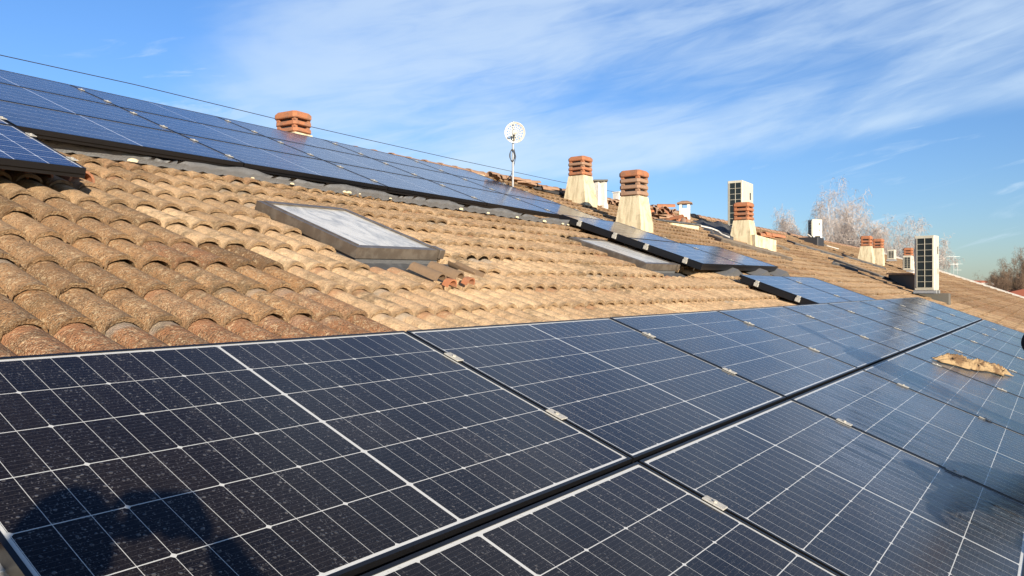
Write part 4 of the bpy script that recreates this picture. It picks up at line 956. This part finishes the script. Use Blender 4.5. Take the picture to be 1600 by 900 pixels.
def person(label, feet, pel, chest, neck, headc, face, arms, legs_knee, mats, handinfo):
    e = empty('person', Vector(feet[0])*0.5+Vector(feet[1])*0.5, label, 'person')
    lat = Vector((0, 0, 1)).cross(Vector(face)).normalized()
    J = [(pel, (0.155, 0.12)), (Vector(pel)*0.5+Vector(chest)*0.5, (0.15, 0.115)), (chest, (0.175, 0.125)), (Vector(neck)-Vector((0, 0, 0.05)), (0.10, 0.085)), (Vector(neck)+Vector((0, 0, 0.01)), 0.062)]
    E = [(0, 1), (1, 2), (2, 3), (3, 4)]
    for s_, (sh, el_, wr_) in zip((1, -1), arms):
        b = len(J); J += [(sh, 0.072), (Vector(sh)*0.5+Vector(el_)*0.5, 0.058), (el_, 0.050), (Vector(el_)*0.5+Vector(wr_)*0.5, 0.044), (wr_, 0.034)]; E += [(3, b), (b, b+1), (b+1, b+2), (b+2, b+3), (b+3, b+4)]
    skin('jacket', J, E, mats[0], e)
    J = [(pel, (0.15, 0.125)), (Vector(pel)+Vector((0, 0, 0.08)), (0.15, 0.12))]; E = [(0, 1)]
    for s_, kn, ft in zip((1, -1), legs_knee, feet):
        b = len(J); hip = Vector(pel)+lat*s_*0.10-Vector((0, 0, 0.06)); an = Vector(ft)+Vector((0, 0, 0.10))
        J += [(hip, 0.095), (hip*0.5+Vector(kn)*0.5, 0.083), (kn, 0.064), (Vector(kn)*0.6+an*0.4, 0.060), (an, 0.048)]; E += [(0, b), (b, b+1), (b+1, b+2), (b+2, b+3), (b+3, b+4)]
    skin('trousers', J, E, mats[1], e)
    fc = Vector(face).normalized()
    for ft in feet:
        b_ = MB(); T_ = Matrix.Translation(Vector(ft)) @ Matrix.Rotation(math.atan2(fc.y, fc.x), 4, 'Z')
        b_.loft([[(-0.09+p*0.28, q*0.046*(0.75+0.4*math.sin(p*2.6)), z*(1-0.35*p) if z > 0.03 else z) for p, q in ((0, -0.7), (0.2, -1), (0.7, -1), (0.95, -0.7), (1, 0), (0.95, 0.7), (0.7, 1), (0.2, 1), (0, 0.7))] for z in (0.0, 0.03, 0.075, 0.11)], T_); b_.build('boot', M['glove'], e, smooth=True)
    nk = MB(); nk.tube([Vector(neck)-Vector((0, 0, 0.03)), Vector(headc)-Vector((0, 0, 0.05))], [0.056, 0.052], 12); nk.build('neck', M['skin'], e, smooth='all')
    head_mesh(headc, fc+Vector((0, 0, -0.05)), e)
    for hi in handinfo: fingers(*hi[:4], hi[4], e, curl=hi[5])
    return e
fh = Vector((fwd.x, fwd.y, 0)).normalized(); rh = Vector((rgt.x, rgt.y, 0)).normalized(); Z = Vector((0, 0, 1))
# the photographer, behind the camera: his shadow falls over the first panel
H0 = CAM - fh*0.40 + Z*0.02 - rh*0.02
nk_ = H0 - Z*0.16 - fh*0.03; ch_ = nk_ - Z*0.20 - fh*0.05; pl_ = Vector((ch_.x-fh.x*0.12, ch_.y-fh.y*0.12, DZ+0.90))
ph_c = CAM - fh*0.03
wrR = ph_c + rh*0.13 - Z*0.045 - fh*0.06; wrL = ph_c - rh*0.11 - Z*0.045 - fh*0.06
shR = nk_ + rh*0.20 - Z*0.07; shL = nk_ - rh*0.20 - Z*0.07
elR = (shR+wrR)/2 + rh*0.22 - Z*0.14; elL = (shL+wrL)/2 - rh*0.07 - Z*0.20
fR = Vector((pl_.x+rh.x*0.14, -1.82, DZ)); fL = Vector((pl_.x-rh.x*0.12-0.1, -1.88, DZ))
kR = Vector(((pl_.x+fR.x)/2+0.06, (pl_.y+fR.y)/2-0.02, DZ+0.50)); kL = Vector(((pl_.x+fL.x)/2-0.06, (pl_.y+fL.y)/2-0.02, DZ+0.50))
person('photographer in a dark jacket raising a phone with both hands, seen only by his shadow', (fR, fL), pl_, ch_, nk_, H0, fh, ((shR, elR, wrR), (shL, elL, wrL)), (kR, kL), (M['cloth_dark'], M['trousers']),
       ((wrR, -rh*0.9+Z*0.35, fh, Z, M['skin'], 0.55), (wrL, rh*0.9+Z*0.35, fh, Z, M['skin'], 0.55)))
phn = MB(); T_ = Matrix.Translation(ph_c) @ Matrix((tuple(rh)+(0,), tuple(fh)+(0,), (0, 0, 1, 0), (0, 0, 0, 1))).transposed()
phn.box((-0.075, -0.009, -0.04), (0.075, 0.0, 0.04), T_, bev=0.003); po_ = phn.build('phone', M['phone']); tag(po_, 'black phone held level in both hands of the photographer', 'phone')
# the colleague at the right edge: one elbow shows, his figure is mirrored in the wet glass
cx_ = 3.42
hC = Vector((cx_+0.05, -1.13, 0.68)); nC = Vector((cx_+0.07, -1.19, 0.50)); cC = Vector((cx_+0.10, -1.20, 0.25)); pC = Vector((cx_+0.14, -1.40, -0.18))
sA = Vector((cx_-0.12, -1.14, 0.43)); eA = Vector((cx_-0.02, -0.995, 0.225)); wA = Vector((cx_-0.10, -1.24, -0.03))
sB = Vector((cx_+0.28, -1.22, 0.43)); eB = Vector((cx_+0.40, -1.20, 0.12)); wB = Vector((cx_+0.30, -1.22, -0.10))
person('worker in black clothes leaning over the eave at the right edge, his elbow showing', (Vector((cx_+0.02, -1.86, DZ)), Vector((cx_+0.36, -1.82, DZ))), pC, cC, nC, hC, (-0.2, 1, 0), ((sA, eA, wA), (sB, eB, wB)),
       (Vector((cx_+0.06, -1.66, DZ+0.48)), Vector((cx_+0.34, -1.66, DZ+0.48))), (M['cloth_dark'], M['trousers']),
       ((wA, (0, 0.1, -0.95), (0, 0.95, 0.1), (1, 0, 0), M['glove'], 0.25), (wB, (0.1, 0.1, -0.95), (0, 0.95, 0.1), (-1, 0, 0), M['glove'], 0.25)))

# a second worker bent over on the scaffold: his shadow lies on the lower right panels
bx_ = 1.75
person('second worker bent forward on the scaffold, seen only by his shadow at lower right', (Vector((bx_+0.02, -1.86, DZ)), Vector((bx_+0.12, -2.12, DZ))), Vector((bx_, -1.90, -0.17)), Vector((bx_-0.46, -1.85, -0.04)), Vector((bx_-0.68, -1.83, -0.01)), Vector((bx_-0.86, -1.82, 0.02)), (-1, 0.1, -0.15),
       ((Vector((bx_-0.60, -2.00, -0.06)), Vector((bx_-0.86, -2.14, -0.18)), Vector((bx_-1.12, -2.08, -0.10))), (Vector((bx_-0.60, -1.68, -0.06)), Vector((bx_-0.88, -1.62, -0.07)), Vector((bx_-1.14, -1.66, -0.02)))),
       (Vector((bx_-0.06, -1.88, DZ+0.50)), Vector((bx_+0.06, -2.08, DZ+0.50))), (M['cloth_dark'], M['trousers']),
       ((Vector((bx_-1.12, -2.08, -0.10)), (-1, 0.05, 0.05), (0, 0, -1), (0, 1, 0), M['glove'], 0.3), (Vector((bx_-1.14, -1.66, -0.02)), (-1, 0, -0.05), (0, 0, -1), (0, -1, 0), M['glove'], 0.3)))

# ------------------------------------------------------------------ trees
def bare_tree(P, H, rad, seed, name, label, cat, tm, cm, spread=0.35, droop=0.5, group=None, dens=1.0, lean=(0, 0), nlead=2, thin=1.0):
    rnd = random.Random(seed); e = empty(name, P, label, cat, group)
    tr = MB(); tw_ = MB()
    def branch(p, d, L, r, lvl):
        n = 5 if lvl < 2 else 4; path = [p]; rads = [r]; q = p.copy(); dd = d.copy()
        for i in range(n):
            jit = Vector((rnd.gauss(0, 1), rnd.gauss(0, 1), rnd.gauss(0, 0.6)))*(0.10+0.05*lvl)
            dd = (dd+jit+Vector((0, 0, (0.12 if lvl < 2 else -droop*0.34*(i+1)/n*(lvl-1))))).normalized()
            q = q+dd*L/n; path.append(q.copy()); rads.append(max(r*(1-0.72*(i+1)/n), (0.007 if lvl > 2 else 0.016)*thin))
            if lvl < 4:
                cnt = (0 if (lvl == 0 and i < 1) else (2 if lvl == 0 else (2 if lvl == 1 else 3)))
                for c in range(cnt):
                    if lvl == 3 and rnd.random() > 0.62*dens: continue
                    if lvl == 2 and rnd.random() > 0.9*dens: continue
                    a = rnd.random()*6.283; sidev = dd.orthogonal().normalized(); sidev = (Matrix.Rotation(a, 3, dd) @ sidev)
                    nd = (dd*(0.75 if lvl < 2 else 0.5)+sidev*(0.65+spread*rnd.random())).normalized()
                    branch(q.copy(), nd, L*(0.42+0.2*rnd.random())*(1.0 if lvl else 0.8), rads[-1]*0.62, lvl+1)
        (tr if lvl < 2 else tw_).tube(path, rads, 5 if lvl < 2 else 3, caps=False)
    for k in range(nlead):
        a = rnd.random()*6.28; d = Vector((math.cos(a)*0.16*(nlead > 1)+lean[0], math.sin(a)*0.16*(nlead > 1)+lean[1], 1)).normalized()
        branch(P + Vector((math.cos(a)*0.3, math.sin(a)*0.3, -0.1)), d, H*(0.86-0.12*k), 0.22*H/16*thin, 0)
    av = tr.v + tw_.v; zs = sorted(v.z-P.z for v in av); zt = zs[int(len(zs)*0.995)]; rs = sorted(math.hypot(v.x-P.x-lean[0]*H*0.5, v.y-P.y-lean[1]*H*0.5) for v in av); rt = rs[int(len(rs)*0.95)]
    kz, kr = H/zt, min(1.15, rad/rt)
    for m__ in (tr, tw_): m__.v = [Vector((P.x+(v.x-P.x)*kr, P.y+(v.y-P.y)*kr, P.z+(v.z-P.z)*kz)) for v in m__.v]
    tr.build('trunk', tm, e); tw_.build('crown', cm, e)
    return e
def gpt(px, t): P = at_depth(px, 450, t); return Vector((P.x, P.y, GZ))
for k, (px, t_, ytop, lab, ln, nl_) in enumerate(((1212, 96, 336, 'bare birch farthest left, mostly hidden behind the ridge', (0, 0), 3), (1236, 92, 340, 'low bare birch just left of the skyline air conditioner', (0, 0), 2),
        (1290, 84, 300, 'tall bare birch with leaning white trunks right of the skyline air conditioner', (0, 0), 3), (1330, 90, 322, 'bare birch between the two tallest ones', (0, 0), 2),
        (1368, 84, 318, 'wide bare birch above the twin chimneys', (0, 0), 3), (1400, 92, 352, 'shorter bare birch right of the one above the twin chimneys', (0, 0), 2), (1432, 88, 350, 'drooping bare birch left of the big air conditioner', (0, 0), 2))):
    h_ = (450-ytop)*t_/F - GZ + CAM.z
    bare_tree(gpt(px, t_), h_, (2.4, 1.9, 3.6, 2.6, 3.6, 2.6, 3.0)[k], 40+k, 'birch_tree', lab, 'birch tree', M['birch'], M['twig'], group='bare birches beyond the ridge', nlead=nl_, lean=ln, droop=0.6, thin=1.9)
for k, (px, t_, ytop, lab) in enumerate(((1553, 110, 413, 'slender bare tree left in the brown clump at the right edge'), (1588, 80, 408, 'dense brown bare tree at the right edge'), (1606, 70, 400, 'rightmost brown bare tree, cut by the frame'), (1571, 95, 424, 'low brown bare tree in front of the clump at the right edge'), (1535, 140, 434, 'small far bare tree beside the white villa'))):
    h_ = (450-ytop)*t_/F - GZ + CAM.z
    bare_tree(gpt(px, t_), h_, (2.0, 1.6, 1.3, 1.8, 2.0)[k], 80+k, 'bare_tree', lab, 'tree', M['bark'], M['bark'], group='brown bare trees beyond the verge', nlead=3, droop=0.1, spread=0.6, dens=1.25, thin=1.4)
def bush(P, rx, h, seed, label, mat, n=2600):
    rnd = random.Random(seed); e = empty('evergreen_tree', P, label, 'tree'); m_ = MB()
    cl_ = [(Vector((rnd.gauss(0, 0.45), rnd.gauss(0, 0.45), rnd.uniform(0.25, 1))), rnd.uniform(0.25, 0.5)) for _ in range(14)]
    for i in range(n):
        c, r = rnd.choice(cl_); d = Vector((rnd.gauss(0, 1), rnd.gauss(0, 1), rnd.gauss(0, 1))).normalized()*r*rnd.uniform(0.6, 1.05)
        q = c+d; p = P+Vector((q.x*rx, q.y*rx, q.z*h*0.8)); s_ = rnd.uniform(0.12, 0.30)
        a = Vector((rnd.gauss(0, 1), rnd.gauss(0, 1), rnd.gauss(0, 1))).normalized(); b = a.orthogonal().normalized()
        m_.add([p-a*s_, p+b*s_*0.6, p+a*s_, p-b*s_*0.6], [(0, 1, 2, 3)])
    m_.build('crown', mat, e); t_ = MB(); t_.tube([P, P+Vector((0, 0, h*0.5))], [0.25, 0.12], 7); t_.build('trunk', M['bark'], e)
bush(gpt(1586, 88), 1.7, 8.0, 1, 'dull evergreen inside the brown clump at the right edge', M['leaf'])
bush(gpt(1548, 130), 6.0, 7.6, 2, 'low dark evergreen right of the white villa', M['leaf'])

# ------------------------------------------------------------------ houses beyond
def house(P, w_, d_, h_, rot, label, wallm, roofm, flat=False, rh_=1.8):
    e = empty('house', P, label, 'house'); e.rotation_euler = (0, 0, rot)
    m_ = MB(); m_.box((-w_/2, -d_/2, 0), (w_/2, d_/2, h_)); m_.build('wall', wallm, e, world=False)
    r_ = MB()
    if flat: r_.box((-w_/2-0.3, -d_/2-0.3, h_+0.01), (w_/2+0.3, d_/2+0.3, h_+0.35))
    else:
        n = int(w_/0.3); 
        for i in range(n):
            x0 = -w_/2-0.4+i*(w_+0.8)/n; x1 = x0+(w_+0.8)/n; xm = (x0+x1)/2
            for s_ in (-1, 1):
                y = s_*(d_/2+0.5)
                r_.add([(x0, y, h_-0.1), (xm, y, h_+0.04), (x1, y, h_-0.1), (x0, 0, h_+rh_), (xm, 0, h_+rh_+0.14), (x1, 0, h_+rh_)], [(0, 1, 4, 3), (1, 2, 5, 4)])
    rf_ = r_.build('roof', roofm, e, world=False)
    for i in range(int(w_//3)):
        for zz in ([1.0, 3.9] if h_ > 5 else [1.0]):
            for s_ in (-1, 1):
                q = MB(); x = -w_/2+1.0+i*3; ya, yb_ = sorted((s_*(d_/2+0.003), s_*(d_/2+0.05))); q.box((x, ya, zz), (x+1.1, yb_, zz+1.4)); q.build('window', M['coil'], e, world=False)
    return e
house(gpt(1608, 66), 16, 9, 6.0, R(10), 'red tiled house just beyond the white verge at the right edge', M['wall'], M['redroof'], rh_=1.3)
house(gpt(1499, 150), 9, 9, 8.2, R(20), 'flat white villa on the horizon right of the tall air conditioner', M['white_render'], M['white_render'], flat=True)
house(gpt(1488, 170), 3.0, 3, 9.4, R(20), 'narrow white tower beside the flat white villa', M['white_render'], M['white_render'], flat=True)
house(gpt(1523, 180), 12, 9, 7.4, R(-15), 'pale distant house right of the white villa', M['white_render'], M['redroof'])
# far tree line on the horizon
rnd = random.Random(9)
m_ = MB()
for i in range(9000):
    az_ = YAW + rnd.uniform(-0.75, 0.6); dd = rnd.uniform(230, 420); x, y = CAM.x+math.cos(az_)*dd, CAM.y+math.sin(az_)*dd
    hh = (5+3.5*math.sin(az_*23)+2*math.sin(az_*61))*0.8; p = Vector((x, y, GZ+abs(rnd.gauss(0, 0.45))*hh+1)); s_ = rnd.uniform(0.8, 2.0)
    a = Vector((rnd.gauss(0, 1), rnd.gauss(0, 1), rnd.gauss(0, 1))).normalized(); b = a.orthogonal().normalized()
    m_.add([p-a*s_, p+b*s_*0.7, p+a*s_, p-b*s_*0.7], [(0, 1, 2, 3)])
tag(m_.build('distant_woodland', M['leaf']), 'low brown-green belt of woodland along the horizon', 'woodland', kind='stuff')
# antennas on the far roofs
for k, (px, t_) in enumerate(((1490, 60), (1496, 75))):
    P = at_depth(px, 447, t_); top = at_depth(px, 398+k*12, t_); m_ = MB(); m_.tube([Vector((P.x, P.y, GZ)), top], 0.012, 5)
    for q in range(2): c_ = top-Z*(0.15+q*0.6); m_.tube([c_-rgt*(0.5-0.12*q), c_+rgt*(0.5-0.12*q)], 0.005, 4)
    tag(m_.build('tv_antenna', M['galv']), ('taller', 'shorter')[k]+' of two thin television antennas beside the tall air conditioner', 'antenna')
